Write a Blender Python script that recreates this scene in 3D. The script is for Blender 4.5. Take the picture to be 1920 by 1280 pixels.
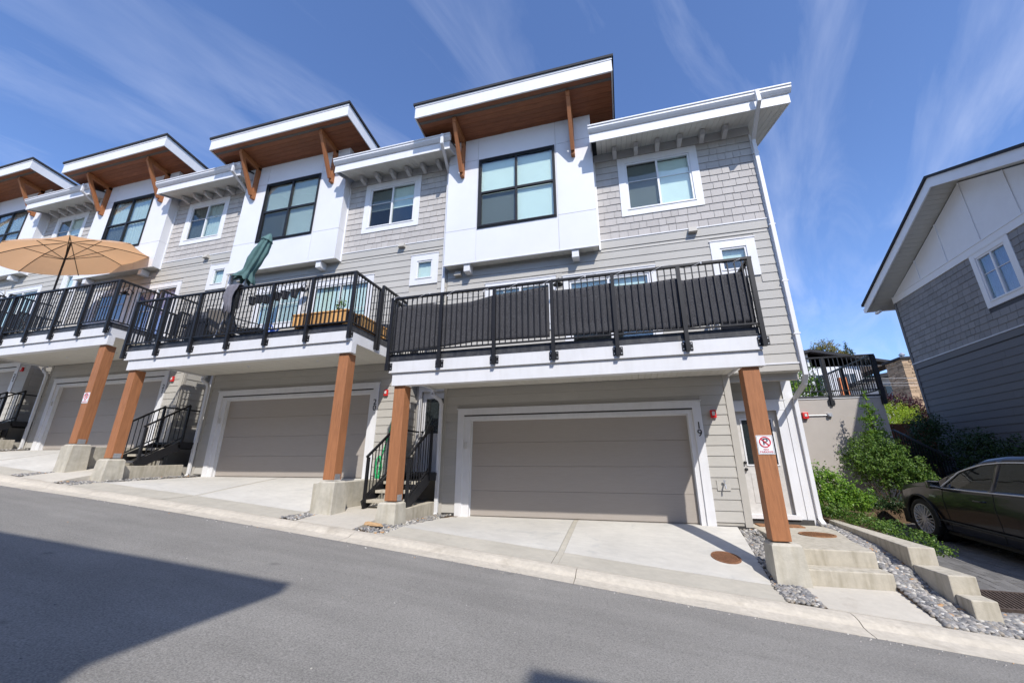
import bpy, math, random
from mathutils import Vector, Matrix, noise
random.seed(11)
S = bpy.context.scene
for o in list(bpy.data.objects): bpy.data.objects.remove(o)
COL = S.collection
R = math.radians

# ------------------------------------------------------------ camera, sky, sun, exposure
cam = bpy.data.cameras.new('camera'); cam.sensor_width = 36.0; cam.lens = 13.773
cam.clip_start = 0.05; cam.clip_end = 4000
cob = bpy.data.objects.new('camera', cam); COL.objects.link(cob)
cob.location = (0, -9.05, 1.157); cob.rotation_euler = (R(90 + 17.162), 0, R(15.107)); S.camera = cob

TOSUN = Vector((0.55, -1.0, 1.12)).normalized()
EL = math.asin(TOSUN.z); AZ = math.atan2(TOSUN.x, TOSUN.y)
CLX, CLY = 2.2, 5.3
W = bpy.data.worlds.new('World'); S.world = W; W.use_nodes = True
nt = W.node_tree; nt.nodes.clear()
def wn(t, **k):
    n = nt.nodes.new(t)
    for a, b in k.items(): setattr(n, a, b)
    return n
sky = wn('ShaderNodeTexSky', sky_type='NISHITA', sun_disc=False)
sky.sun_elevation = EL; sky.sun_rotation = AZ; sky.altitude = 100; sky.air_density = 1.0; sky.dust_density = 0.6; sky.ozone_density = 2.0
tc = wn('ShaderNodeTexCoord'); mp = wn('ShaderNodeMapping'); mp.inputs['Scale'].default_value = (2.1, 0.5, 1.0)
n1 = wn('ShaderNodeTexNoise'); n1.inputs['Scale'].default_value = 2.1; n1.inputs['Detail'].default_value = 7; n1.inputs['Roughness'].default_value = 0.58; n1.inputs['Distortion'].default_value = 0.55
n2 = wn('ShaderNodeTexNoise'); n2.inputs['Scale'].default_value = 0.9; n2.inputs['Detail'].default_value = 3
r1 = wn('ShaderNodeMapRange'); r1.inputs['From Min'].default_value = 0.45; r1.inputs['From Max'].default_value = 0.85
r2 = wn('ShaderNodeMapRange'); r2.inputs['From Min'].default_value = 0.30; r2.inputs['From Max'].default_value = 0.62
mu = wn('ShaderNodeMath', operation='MULTIPLY'); mu2 = wn('ShaderNodeMath', operation='MULTIPLY'); mu2.inputs[1].default_value = 0.58
L_ = nt.links.new
tint = wn('ShaderNodeMix', data_type='RGBA', blend_type='MULTIPLY'); tint.inputs[0].default_value = 1.0; tint.inputs[7].default_value = (1.00, 1.15, 1.48, 1)
mx = wn('ShaderNodeMix', data_type='RGBA'); mx.inputs[7].default_value = (5.6, 6.1, 7.6, 1)
bg = wn('ShaderNodeBackground'); bg.inputs['Strength'].default_value = 0.128
out = wn('ShaderNodeOutputWorld')
sx = wn('ShaderNodeSeparateXYZ'); mz = wn('ShaderNodeMath', operation='MAXIMUM'); mz.inputs[1].default_value = 0.06
az = wn('ShaderNodeMath', operation='ADD'); az.inputs[1].default_value = 0.10
dx = wn('ShaderNodeMath', operation='DIVIDE'); dy = wn('ShaderNodeMath', operation='DIVIDE'); cx = wn('ShaderNodeCombineXYZ')
L_(tc.outputs['Generated'], sx.inputs[0]); L_(sx.outputs[2], mz.inputs[0]); L_(mz.outputs[0], az.inputs[0])
L_(sx.outputs[0], dx.inputs[0]); L_(az.outputs[0], dx.inputs[1]); L_(sx.outputs[1], dy.inputs[0]); L_(az.outputs[0], dy.inputs[1])
L_(dx.outputs[0], cx.inputs[0]); L_(dy.outputs[0], cx.inputs[1])
mp0 = wn('ShaderNodeMapping'); mp0.inputs['Rotation'].default_value = (0, 0, R(24)); mp0.inputs['Location'].default_value = (CLX, CLY, 0); L_(cx.outputs[0], mp0.inputs['Vector'])
L_(mp0.outputs[0], mp.inputs['Vector']); L_(mp.outputs[0], n1.inputs['Vector']); L_(mp0.outputs[0], n2.inputs['Vector'])
L_(n1.outputs['Fac'], r1.inputs['Value']); L_(n2.outputs['Fac'], r2.inputs['Value'])
L_(r1.outputs[0], mu.inputs[0]); L_(r2.outputs[0], mu.inputs[1]); L_(mu.outputs[0], mu2.inputs[0])
L_(sky.outputs[0], tint.inputs[6]); L_(tint.outputs[2], mx.inputs[6]); L_(mu2.outputs[0], mx.inputs[0])
L_(mx.outputs[2], bg.inputs['Color']); L_(bg.outputs[0], out.inputs[0])

sl = bpy.data.lights.new('sun', 'SUN'); sl.energy = 4.0; sl.angle = R(0.53); sl.color = (1.0, 0.955, 0.89)
so = bpy.data.objects.new('sun', sl); COL.objects.link(so); so.rotation_euler = (-TOSUN).to_track_quat('-Z', 'Y').to_euler(); so.location = (10, -20, 20)
V = S.view_settings; V.view_transform = 'Standard'; V.look = 'None'; V.exposure = 0.33; V.gamma = 1.0; V.use_curve_mapping = False
S.render.engine = 'CYCLES'

# ------------------------------------------------------------ materials
MATS = {}
def mat(name, col, rough=0.7, n_scale=8, n_amt=0.12, bump=0.0, b_scale=120, rnd=0.0, spec=0.4, metal=0.0,
        big=0.0, big_scale=0.7, stretch=(1, 1, 1), island=0.0, streak=0.0, streak_col=(0.1, 0.08, 0.05), coat=0.0):
    if name in MATS: return MATS[name]
    m = bpy.data.materials.new(name); m.use_nodes = True; t = m.node_tree; b = t.nodes['Principled BSDF']
    def N(k, **kw):
        n = t.nodes.new(k)
        for a, c in kw.items(): setattr(n, a, c)
        return n
    l = t.links.new
    g = N('ShaderNodeNewGeometry'); mp = N('ShaderNodeMapping'); mp.inputs['Scale'].default_value = stretch
    l(g.outputs['Position'], mp.inputs['Vector'])
    nz = N('ShaderNodeTexNoise'); nz.inputs['Scale'].default_value = n_scale; nz.inputs['Detail'].default_value = 6; nz.inputs['Roughness'].default_value = 0.65
    l(mp.outputs[0], nz.inputs['Vector'])
    val = N('ShaderNodeMapRange'); val.inputs['From Min'].default_value = 0.3; val.inputs['From Max'].default_value = 0.7
    val.inputs['To Min'].default_value = 1 - n_amt; val.inputs['To Max'].default_value = 1 + n_amt
    l(nz.outputs['Fac'], val.inputs['Value']); cur = val.outputs[0]
    def mul(o, lo, hi, a=0.0, c=1.0):
        nonlocal cur
        r = N('ShaderNodeMapRange'); r.inputs['From Min'].default_value = a; r.inputs['From Max'].default_value = c
        r.inputs['To Min'].default_value = lo; r.inputs['To Max'].default_value = hi; l(o, r.inputs['Value'])
        q = N('ShaderNodeMath', operation='MULTIPLY'); l(cur, q.inputs[0]); l(r.outputs[0], q.inputs[1]); cur = q.outputs[0]
    if big:
        n3 = N('ShaderNodeTexNoise'); n3.inputs['Scale'].default_value = big_scale; n3.inputs['Detail'].default_value = 4
        l(g.outputs['Position'], n3.inputs['Vector']); mul(n3.outputs['Fac'], 1 - big, 1 + big, 0.3, 0.7)
    if rnd:
        oi = N('ShaderNodeObjectInfo'); mul(oi.outputs['Random'], 1 - rnd, 1 + rnd)
    if island: mul(g.outputs['Random Per Island'], 1 - island, 1 + island)
    c = N('ShaderNodeVectorMath', operation='SCALE'); c.inputs[0].default_value = col; l(cur, c.inputs['Scale'])
    cc = c.outputs[0]
    if streak:
        ms = N('ShaderNodeMapping'); ms.inputs['Scale'].default_value = (9, 9, 1.2); l(g.outputs['Position'], ms.inputs['Vector'])
        n4 = N('ShaderNodeTexNoise'); n4.inputs['Scale'].default_value = 1.4; n4.inputs['Detail'].default_value = 5; l(ms.outputs[0], n4.inputs['Vector'])
        r4 = N('ShaderNodeMapRange'); r4.inputs['From Min'].default_value = 0.44; r4.inputs['From Max'].default_value = 0.72; r4.inputs['To Max'].default_value = streak
        l(n4.outputs['Fac'], r4.inputs['Value'])
        mxx = N('ShaderNodeMix', data_type='RGBA'); l(r4.outputs[0], mxx.inputs[0]); l(cc, mxx.inputs[6]); mxx.inputs[7].default_value = (*streak_col, 1); cc = mxx.outputs[2]
    l(cc, b.inputs['Base Color'])
    b.inputs['Roughness'].default_value = rough; b.inputs['Specular IOR Level'].default_value = spec; b.inputs['Metallic'].default_value = metal
    if coat: b.inputs['Coat Weight'].default_value = coat; b.inputs['Coat Roughness'].default_value = 0.03
    if bump:
        nb = N('ShaderNodeTexNoise'); nb.inputs['Scale'].default_value = b_scale; nb.inputs['Detail'].default_value = 4; l(mp.outputs[0], nb.inputs['Vector'])
        bp = N('ShaderNodeBump'); bp.inputs['Strength'].default_value = bump; bp.inputs['Distance'].default_value = 0.01
        l(nb.outputs['Fac'], bp.inputs['Height']); l(bp.outputs[0], b.inputs['Normal'])
    MATS[name] = m; return m
SIDING = mat('greige_siding', (0.43, 0.412, 0.375), 0.75, 30, 0.05, 0.15, 90, rnd=0.05, stretch=(0.15, 1, 3), big=0.04)
SHING = mat('taupe_shingle', (0.415, 0.388, 0.362), 0.8, 40, 0.07, 0.25, 100, rnd=0.07, stretch=(3, 1, 0.3), island=0.08)
TRIMG = mat('greige_trim', (0.42, 0.396, 0.352), 0.7, 6, 0.04)
WHITE = mat('white_paint', (0.68, 0.68, 0.69), 0.55, 3, 0.03, 0.03, 60, big=0.03, big_scale=1.4, streak=0.12, streak_col=(0.42, 0.40, 0.36))
PANEL = mat('white_panel', (0.67, 0.67, 0.685), 0.5, 2, 0.02, 0.03, 50, rnd=0.02, big=0.025)
OFFWH = mat('off_white_soffit', (0.62, 0.60, 0.54), 0.6, 4, 0.04, rnd=0.03)
GREYW = mat('pale_grey_trim', (0.55, 0.54, 0.52), 0.6, 4, 0.04)
CEDAR = mat('cedar_soffit', (0.26, 0.090, 0.035), 0.5, 7, 0.3, 0.1, 60, rnd=0.12, stretch=(0.5, 6, 6))
def crackify(m):
    t = m.node_tree; b = t.nodes['Principled BSDF']; l = t.links.new; src = b.inputs['Base Color'].links[0].from_socket
    g = t.nodes.new('ShaderNodeNewGeometry'); mp = t.nodes.new('ShaderNodeMapping'); mp.inputs['Scale'].default_value = (22, 22, 1.1); n = t.nodes.new('ShaderNodeTexNoise'); n.inputs['Scale'].default_value = 1.0; n.inputs['Detail'].default_value = 3
    r = t.nodes.new('ShaderNodeMapRange'); r.inputs['From Min'].default_value = 0.66; r.inputs['From Max'].default_value = 0.74; r.inputs['To Max'].default_value = 0.45
    x = t.nodes.new('ShaderNodeMix'); x.data_type = 'RGBA'; x.inputs[7].default_value = (0.09, 0.035, 0.018, 1)
    l(g.outputs['Position'], mp.inputs['Vector']); l(mp.outputs[0], n.inputs['Vector']); l(n.outputs['Fac'], r.inputs['Value']); l(r.outputs[0], x.inputs[0]); l(src, x.inputs[6]); l(x.outputs[2], b.inputs['Base Color'])
STAIN = mat('orange_brown_stain', (0.345, 0.145, 0.062), 0.65, 5, 0.19, 0.5, 24, stretch=(6, 6, 0.5), big=0.07)
crackify(STAIN)
BLACK = mat('black_powder_coat', (0.013, 0.013, 0.015), 0.45, 5, 0.1, spec=0.35)
BLKM = mat('charcoal_flashing', (0.035, 0.036, 0.042), 0.5, 12, 0.25, streak=0.35, streak_col=(0.16, 0.16, 0.15))
DOORM = mat('taupe_garage_panel', (0.355, 0.318, 0.282), 0.55, 14, 0.04, 0.1, 60, stretch=(0.3, 1, 4), rnd=0.02)
CONC = mat('pedestal_concrete', (0.47, 0.44, 0.37), 0.9, 9, 0.12, 0.25, 45, big=0.1, big_scale=2.5, streak=0.25, streak_col=(0.22, 0.18, 0.09))
STEPC = mat('step_concrete', (0.47, 0.43, 0.35), 0.9, 10, 0.10, 0.2, 60, big=0.08, streak=0.38, streak_col=(0.15, 0.125, 0.07))
DRIVE = mat('driveway_concrete', (0.52, 0.50, 0.455), 0.88, 5, 0.07, 0.12, 160, big=0.10, big_scale=0.8, stretch=(1, 2.2, 1))
APRON = mat('apron_concrete', (0.44, 0.41, 0.345), 0.9, 6, 0.08, 0.15, 160, big=0.07, big_scale=1.1)
CURB = mat('curb_concrete', (0.50, 0.455, 0.38), 0.9, 14, 0.13, 0.3, 120, big=0.06, big_scale=1.8)
WALK = mat('walk_concrete', (0.49, 0.455, 0.39), 0.9, 12, 0.06, 0.15, 160, big=0.06)
DARKC = mat('dark_foundation', (0.05, 0.048, 0.045), 0.8, 8, 0.2)
GALV = mat('galvanised_steel', (0.45, 0.46, 0.48), 0.45, 20, 0.2, metal=0.6)
STUCCO = mat('beige_stucco', (0.40, 0.365, 0.33), 0.9, 3, 0.04, 0.25, 120, big=0.05)
DGSID = mat('charcoal_siding', (0.140, 0.141, 0.152), 0.75, 30, 0.06, 0.1, 80, rnd=0.05, stretch=(1, 0.15, 3))
DGSHG = mat('slate_shingle', (0.235, 0.232, 0.238), 0.8, 30, 0.08, 0.2, 90, rnd=0.10, island=0.1, stretch=(1, 3, 0.3))
ROOFD = mat('dark_roofing', (0.03, 0.03, 0.034), 0.85, 30, 0.3)
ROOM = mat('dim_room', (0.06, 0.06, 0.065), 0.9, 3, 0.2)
BLIND = mat('white_blind', (0.78, 0.80, 0.78), 0.7, 3, 0.03)
CURTP = mat('violet_curtain', (0.22, 0.20, 0.42), 0.8, 4, 0.15, stretch=(8, 8, 0.4))
SOIL = mat('brown_soil', (0.13, 0.085, 0.05), 0.95, 20, 0.4, 0.4, 40)
RED = mat('red_enamel', (0.62, 0.02, 0.02), 0.35, 5, 0.03)
RUST = mat('rusty_iron', (0.20, 0.095, 0.05), 0.8, 30, 0.35, 0.4, 90, big=0.2, big_scale=6)
RUSTO = mat('orange_rust', (0.26, 0.125, 0.055), 0.8, 30, 0.4, 0.4, 90, big=0.2, big_scale=8)
MESHF = mat('black_shade_cloth', (0.058, 0.058, 0.064), 0.95, 90, 1.0, 0.4, 300)
PLANK = mat('golden_cedar_planter', (0.62, 0.34, 0.12), 0.65, 9, 0.2, rnd=0.18, stretch=(4, 4, 0.6))
GREENP = mat('green_rubber', (0.02, 0.42, 0.14), 0.4, 5, 0.05)
BLUEP = mat('blue_plastic', (0.02, 0.12, 0.55), 0.35, 5, 0.05)
GUMB = mat('teal_canvas', (0.075, 0.145, 0.14), 0.85, 12, 0.12, 0.1, 80, big=0.1)
TAN = mat('tan_canvas', (0.70, 0.52, 0.37), 0.85, 8, 0.05, big=0.04)
GREYF = mat('grey_fleece', (0.16, 0.155, 0.18), 0.95, 14, 0.2, 0.3, 90)
POTM = mat('dark_pot', (0.045, 0.045, 0.05), 0.6, 20, 0.4)
PAVE = mat('charcoal_paver', (0.15, 0.145, 0.14), 0.9, 25, 0.15, 0.3, 90, rnd=0.16)
BARK = mat('bark', (0.10, 0.07, 0.045), 0.9, 20, 0.3, 0.4, 40, stretch=(4, 4, 0.7))
WOODB = mat('split_wood', (0.42, 0.27, 0.14), 0.8, 12, 0.35, 0.3, 50, stretch=(0.6, 4, 4))
FENCE = mat('red_brown_fence', (0.17, 0.06, 0.03), 0.8, 9, 0.2)

def leafmat(name, c1, c2, trans=0.35):
    m = bpy.data.materials.new(name); m.use_nodes = True; t = m.node_tree; t.nodes.clear(); l = t.links.new
    g = t.nodes.new('ShaderNodeNewGeometry'); mx = t.nodes.new('ShaderNodeMix'); mx.data_type = 'RGBA'
    mx.inputs[6].default_value = (*c1, 1); mx.inputs[7].default_value = (*c2, 1); l(g.outputs['Random Per Island'], mx.inputs[0])
    b = t.nodes.new('ShaderNodeBsdfPrincipled'); b.inputs['Roughness'].default_value = 0.45; b.inputs['Specular IOR Level'].default_value = 0.35
    tr = t.nodes.new('ShaderNodeBsdfTranslucent'); ms = t.nodes.new('ShaderNodeMixShader'); ms.inputs[0].default_value = trans
    o = t.nodes.new('ShaderNodeOutputMaterial')
    l(mx.outputs[2], b.inputs['Base Color']); l(mx.outputs[2], tr.inputs['Color']); l(b.outputs[0], ms.inputs[1]); l(tr.outputs[0], ms.inputs[2]); l(ms.outputs[0], o.inputs[0])
    return m
LEAF_BRIGHT = leafmat('bright_leaf', (0.05, 0.15, 0.012), (0.26, 0.42, 0.05))
LEAF_MID = leafmat('mid_leaf', (0.035, 0.10, 0.015), (0.17, 0.27, 0.045))
LEAF_DARK = leafmat('dark_leaf', (0.018, 0.045, 0.012), (0.05, 0.10, 0.03))
LEAF_LIME = leafmat('lime_leaf', (0.20, 0.36, 0.02), (0.50, 0.60, 0.04))
LEAF_RED = leafmat('maroon_leaf', (0.035, 0.007, 0.012), (0.10, 0.022, 0.032))
LEAF_OLIVE = leafmat('olive_leaf', (0.10, 0.13, 0.03), (0.30, 0.22, 0.06))
LEAF_BLUE = leafmat('conifer_needle', (0.015, 0.04, 0.025), (0.04, 0.08, 0.05))

def glassmat(name, tint, rough=0.015, boost=0.0):
    m = bpy.data.materials.new(name); m.use_nodes = True; t = m.node_tree; t.nodes.clear(); l = t.links.new
    lw = t.nodes.new('ShaderNodeLayerWeight'); lw.inputs['Blend'].default_value = 0.5
    pw = t.nodes.new('ShaderNodeMath'); pw.operation = 'POWER'; pw.inputs[1].default_value = 4.0; l(lw.outputs['Facing'], pw.inputs[0])
    ad = t.nodes.new('ShaderNodeMath'); ad.operation = 'MULTIPLY_ADD'; ad.inputs[1].default_value = 0.8; ad.inputs[2].default_value = 0.025+boost; l(pw.outputs[0], ad.inputs[0])
    tr = t.nodes.new('ShaderNodeBsdfTransparent'); tr.inputs[0].default_value = (*tint, 1)
    gl = t.nodes.new('ShaderNodeBsdfGlossy'); gl.inputs['Roughness'].default_value = rough; gl.inputs['Color'].default_value = (0.9, 0.95, 0.95, 1)
    gg = t.nodes.new('ShaderNodeNewGeometry'); nn = t.nodes.new('ShaderNodeTexNoise'); nn.inputs['Scale'].default_value = 1.3; bb = t.nodes.new('ShaderNodeBump'); bb.inputs['Strength'].default_value = 0.25; bb.inputs['Distance'].default_value = 0.03
    l(gg.outputs['Position'], nn.inputs['Vector']); l(nn.outputs['Fac'], bb.inputs['Height']); l(bb.outputs[0], gl.inputs['Normal'])
    ms = t.nodes.new('ShaderNodeMixShader'); o = t.nodes.new('ShaderNodeOutputMaterial')
    l(ad.outputs[0], ms.inputs[0]); l(tr.outputs[0], ms.inputs[1]); l(gl.outputs[0], ms.inputs[2]); l(ms.outputs[0], o.inputs[0])
    return m
GLASS = glassmat('window_glass', (0.90, 0.955, 0.935), boost=0.06)
GLASSD = glassmat('screened_glass', (0.60, 0.63, 0.62), boost=0.03)
GLASSC = glassmat('car_glass', (0.30, 0.34, 0.34), boost=0.03)

def asphalt():
    m = mat('asphalt', (0.226, 0.216, 0.198), 0.92, 75, 0.42, 0.5, 120, big=0.08, big_scale=0.9)
    t = m.node_tree; b = t.nodes['Principled BSDF']; l = t.links.new
    g = t.nodes.new('ShaderNodeNewGeometry'); mp = t.nodes.new('ShaderNodeMapping'); mp.inputs['Scale'].default_value = (0.35, 2.4, 1); mp.inputs['Rotation'].default_value = (0, 0, 0.08)
    n = t.nodes.new('ShaderNodeTexNoise'); n.inputs['Scale'].default_value = 1.5; n.inputs['Detail'].default_value = 5
    r = t.nodes.new('ShaderNodeMapRange'); r.inputs['From Min'].default_value = 0.35; r.inputs['From Max'].default_value = 0.65; r.inputs['To Min'].default_value = 0.93; r.inputs['To Max'].default_value = 1.06
    s = t.nodes.new('ShaderNodeVectorMath'); s.operation = 'SCALE'
    src = b.inputs['Base Color'].links[0].from_socket
    l(g.outputs['Position'], mp.inputs['Vector']); l(mp.outputs[0], n.inputs['Vector']); l(n.outputs['Fac'], r.inputs['Value']); l(src, s.inputs[0]); l(r.outputs[0], s.inputs['Scale']); l(s.outputs[0], b.inputs['Base Color'])
    # small oil spots
    v = t.nodes.new('ShaderNodeTexVoronoi'); v.inputs['Scale'].default_value = 0.9; l(g.outputs['Position'], v.inputs['Vector'])
    r2 = t.nodes.new('ShaderNodeMapRange'); r2.inputs['From Min'].default_value = 0.02; r2.inputs['From Max'].default_value = 0.07; r2.inputs['To Min'].default_value = 0.72; l(v.outputs['Distance'], r2.inputs['Value'])
    s2 = t.nodes.new('ShaderNodeVectorMath'); s2.operation = 'SCALE'; l(s.outputs[0], s2.inputs[0]); l(r2.outputs[0], s2.inputs['Scale']); l(s2.outputs[0], b.inputs['Base Color'])
    return m
ASPH = asphalt()

def stainify(m, cols):
    """worn blotches with their own shape on concrete"""
    t = m.node_tree; b = t.nodes['Principled BSDF']; l = t.links.new; src = b.inputs['Base Color'].links[0].from_socket
    g = t.nodes.new('ShaderNodeNewGeometry'); n = t.nodes.new('ShaderNodeTexNoise'); n.inputs['Scale'].default_value = 1.9; n.inputs['Detail'].default_value = 8; n.inputs['Roughness'].default_value = 0.7; n.inputs['Distortion'].default_value = 0.6
    r = t.nodes.new('ShaderNodeMapRange'); r.inputs['From Min'].default_value = 0.56; r.inputs['From Max'].default_value = 0.74; r.inputs['To Max'].default_value = 0.8
    x = t.nodes.new('ShaderNodeMix'); x.data_type = 'RGBA'; x.inputs[7].default_value = (*cols, 1)
    l(g.outputs['Position'], n.inputs['Vector']); l(n.outputs['Fac'], r.inputs['Value']); l(r.outputs[0], x.inputs[0]); l(src, x.inputs[6]); l(x.outputs[2], b.inputs['Base Color'])
stainify(DRIVE, (0.37, 0.37, 0.355)); stainify(CURB, (0.34, 0.30, 0.24)); stainify(WALK, (0.38, 0.34, 0.28)); stainify(APRON, (0.35, 0.32, 0.27))

# ------------------------------------------------------------ helpers
def link(o, parent=None):
    COL.objects.link(o)
    if parent is not None: o.parent = parent
    return o
class MB:
    def __init__(s): s.v = []; s.f = []; s.sm = False
    def box(s, x0, x1, y0, y1, z0, z1):
        b = len(s.v)
        s.v += [(x0, y0, z0), (x1, y0, z0), (x1, y1, z0), (x0, y1, z0), (x0, y0, z1), (x1, y0, z1), (x1, y1, z1), (x0, y1, z1)]
        s.f += [(b, b+3, b+2, b+1), (b+4, b+5, b+6, b+7), (b, b+1, b+5, b+4), (b+1, b+2, b+6, b+5), (b+2, b+3, b+7, b+6), (b+3, b, b+4, b+7)]
        return s
    def hexa(s, p):  # 8 points, bottom ccw then top ccw
        b = len(s.v); s.v += [tuple(q) for q in p]
        s.f += [(b, b+3, b+2, b+1), (b+4, b+5, b+6, b+7), (b, b+1, b+5, b+4), (b+1, b+2, b+6, b+5), (b+2, b+3, b+7, b+6), (b+3, b, b+4, b+7)]
        return s
    def bar(s, p, q, w, h, up=(0, 0, 1)):
        p = Vector(p); q = Vector(q); d = (q-p).normalized(); up = Vector(up)
        if abs(d.dot(up)) > 0.98: up = Vector((0, 1, 0))
        a = d.cross(up).normalized(); c = a.cross(d).normalized(); a *= w/2; c *= h/2
        return s.hexa([p-a-c, p+a-c, q+a-c, q-a-c, p-a+c, p+a+c, q+a+c, q-a+c])
    def tube(s, p, q, r, n=10, r2=None, cap=True):
        p = Vector(p); q = Vector(q); d = (q-p).normalized(); r2 = r if r2 is None else r2
        up = Vector((0, 0, 1)) if abs(d.z) < 0.9 else Vector((1, 0, 0))
        a = d.cross(up).normalized(); c = d.cross(a); b = len(s.v)
        for k in range(n):
            t = 2*math.pi*k/n; e = a*math.cos(t)+c*math.sin(t); s.v += [tuple(p+e*r), tuple(q+e*r2)]
        for k in range(n):
            i = b+2*k; j = b+2*((k+1) % n); s.f.append((i, j, j+1, i+1))
        if cap: s.f.append(tuple(b+2*k for k in range(n))); s.f.append(tuple(b+2*k+1 for k in range(n-1, -1, -1)))
        return s
    def path(s, pts, r, n=6):
        for i in range(len(pts)-1): s.tube(pts[i], pts[i+1], r, n)
        return s
    def prism(s, poly, z0, z1):
        """plan polygon ccw; z0,z1 numbers or functions of (x,y)"""
        b = len(s.v); n = len(poly)
        f0 = z0 if callable(z0) else (lambda x, y: z0); f1 = z1 if callable(z1) else (lambda x, y: z1)
        s.v += [(x, y, f0(x, y)) for x, y in poly]+[(x, y, f1(x, y)) for x, y in poly]
        s.f.append(tuple(b+i for i in range(n-1, -1, -1))); s.f.append(tuple(b+n+i for i in range(n)))
        for i in range(n): j = (i+1) % n; s.f.append((b+i, b+j, b+n+j, b+n+i))
        return s
    def extx(s, prof, x0, x1):
        """profile of (y,z) points extruded along x"""
        b = len(s.v); n = len(prof)
        s.v += [(x0, y, z) for y, z in prof]+[(x1, y, z) for y, z in prof]
        s.f.append(tuple(b+i for i in range(n))); s.f.append(tuple(b+n+i for i in range(n-1, -1, -1)))
        for i in range(n): j = (i+1) % n; s.f.append((b+i, b+n+i, b+n+j, b+j))
        return s
    def lathe(s, c, prof, n=24, axis='z'):
        b = len(s.v); m = len(prof); c = Vector(c)
        for k in range(n):
            t = 2*math.pi*k/n
            for r, z in prof:
                p = (r*math.cos(t), r*math.sin(t), z) if axis == 'z' else ((z, r*math.cos(t), r*math.sin(t)) if axis == 'x' else (r*math.cos(t), z, r*math.sin(t)))
                s.v.append(tuple(c+Vector(p)))
        for k in range(n):
            for i in range(m-1):
                a = b+k*m+i; d = b+((k+1) % n)*m+i; s.f.append((a, d, d+1, a+1))
        return s
    def build(s, name, m, parent=None, bevel=0, smooth=False, fix=True):
        me = bpy.data.meshes.new(name); me.from_pydata(s.v, [], s.f)
        if fix:
            import bmesh
            bm = bmesh.new(); bm.from_mesh(me); bmesh.ops.recalc_face_normals(bm, faces=bm.faces); bm.to_mesh(me); bm.free()
        me.materials.append(m)
        if smooth: me.polygons.foreach_set('use_smooth', [True]*len(me.polygons))
        o = link(bpy.data.objects.new(name, me), parent)
        if bevel:
            d = o.modifiers.new('bevel', 'BEVEL'); d.width = bevel; d.segments = 2; d.limit_method = 'ANGLE'
        return o
def thing(name, label, cat, loc=(0, 0, 0), rz=0, group=None):
    o = link(bpy.data.objects.new(name, None)); o.location = loc; o.rotation_euler = (0, 0, rz); o.empty_display_size = 0.2
    return tag(o, label, cat, group)
def tag(o, label, cat, group=None):
    o['label'] = label; o['category'] = cat
    if group: o['group'] = group
    return o
def struct(o): o['kind'] = 'structure'; return o
def stuff(o, label=None, cat=None):
    o['kind'] = 'stuff'
    if label: o['label'] = label
    if cat: o['category'] = cat
    return o
UM = {}
def unit(kind, m):
    k = (kind, m.name)
    if k not in UM:
        b = MB()
        if kind == 'cube': b.box(-.5, .5, -.5, .5, -.5, .5)
        if kind == 'lap': b.hexa([(-.5, -.5, -.5), (.5, -.5, -.5), (.5, .5, -.5), (-.5, .5, -.5), (-.5, .2, .5), (.5, .2, .5), (.5, .5, .5), (-.5, .5, .5)])
        if kind == 'rod': b.tube((0, 0, -.5), (0, 0, .5), .5, 8)
        me = bpy.data.meshes.new(kind); me.from_pydata(b.v, [], b.f); me.materials.append(m); UM[k] = me
    return UM[k]
def piece(name, m, parent, x0, x1, y0, y1, z0, z1, kind='cube', rz=0):
    o = link(bpy.data.objects.new(name, unit(kind, m)), parent)
    o.location = ((x0+x1)/2, (y0+y1)/2, (z0+z1)/2); o.scale = (x1-x0, y1-y0, z1-z0)
    if rz: o.rotation_euler = (0, 0, rz)
    return o
def cut(x0, x1, z0, z1, holes):
    """segments of the strip x0..x1 that no hole covers"""
    segs = [(x0, x1)]
    for hx0, hx1, hz0, hz1 in holes:
        if hz1 <= z0+1e-4 or hz0 >= z1-1e-4: continue
        n = []
        for a, b in segs:
            if hx1 <= a or hx0 >= b: n.append((a, b)); continue
            if hx0 > a: n.append((a, hx0))
            if hx1 < b: n.append((hx1, b))
        segs = n
    return segs
def solid_wall(mb, x0, x1, z0, z1, holes, y0, y1):
    zs = sorted({z0, z1, *[h[2] for h in holes if z0 < h[2] < z1], *[h[3] for h in holes if z0 < h[3] < z1]})
    for a, b in zip(zs, zs[1:]):
        for s0, s1 in cut(x0, x1, a, b, holes): mb.box(s0, s1, y0, y1, a, b)
def lap_rows(parent, x0, x1, z0, z1, holes, m=SIDING, e=0.205, t=0.02, butt=3.4, joined=False, y=0.0, seed=0):
    rg = random.Random(seed); z = z0; mb = MB()
    while z < z1-0.03:
        zz = min(z+e, z1); hs = [h for h in holes if h[2] < zz-0.01 and h[3] > z+0.01]
        parts = []
        # a row that a hole edge cuts is built in two heights only where needed
        for s0, s1 in cut(x0, x1, z, zz, hs):
            a = s0
            while s1-a > butt+0.7:
                b = a+butt*rg.uniform(0.7, 1.0); parts.append((a, b-0.003)); a = b
            parts.append((a, s1))
        for a, b in parts:
            if b-a < 0.02: continue
            if joined: mb.hexa([(a, y-t, z), (b, y-t, z), (b, y, z), (a, y, z), (a, y-t*.3, zz), (b, y-t*.3, zz), (b, y, zz), (a, y, zz)])
            else: piece('siding_board', m, parent, a, b, y-t, y, z, zz-0.001, 'lap')
        z = zz
    if joined: stuff(mb.build('siding_board', m, parent))
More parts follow.
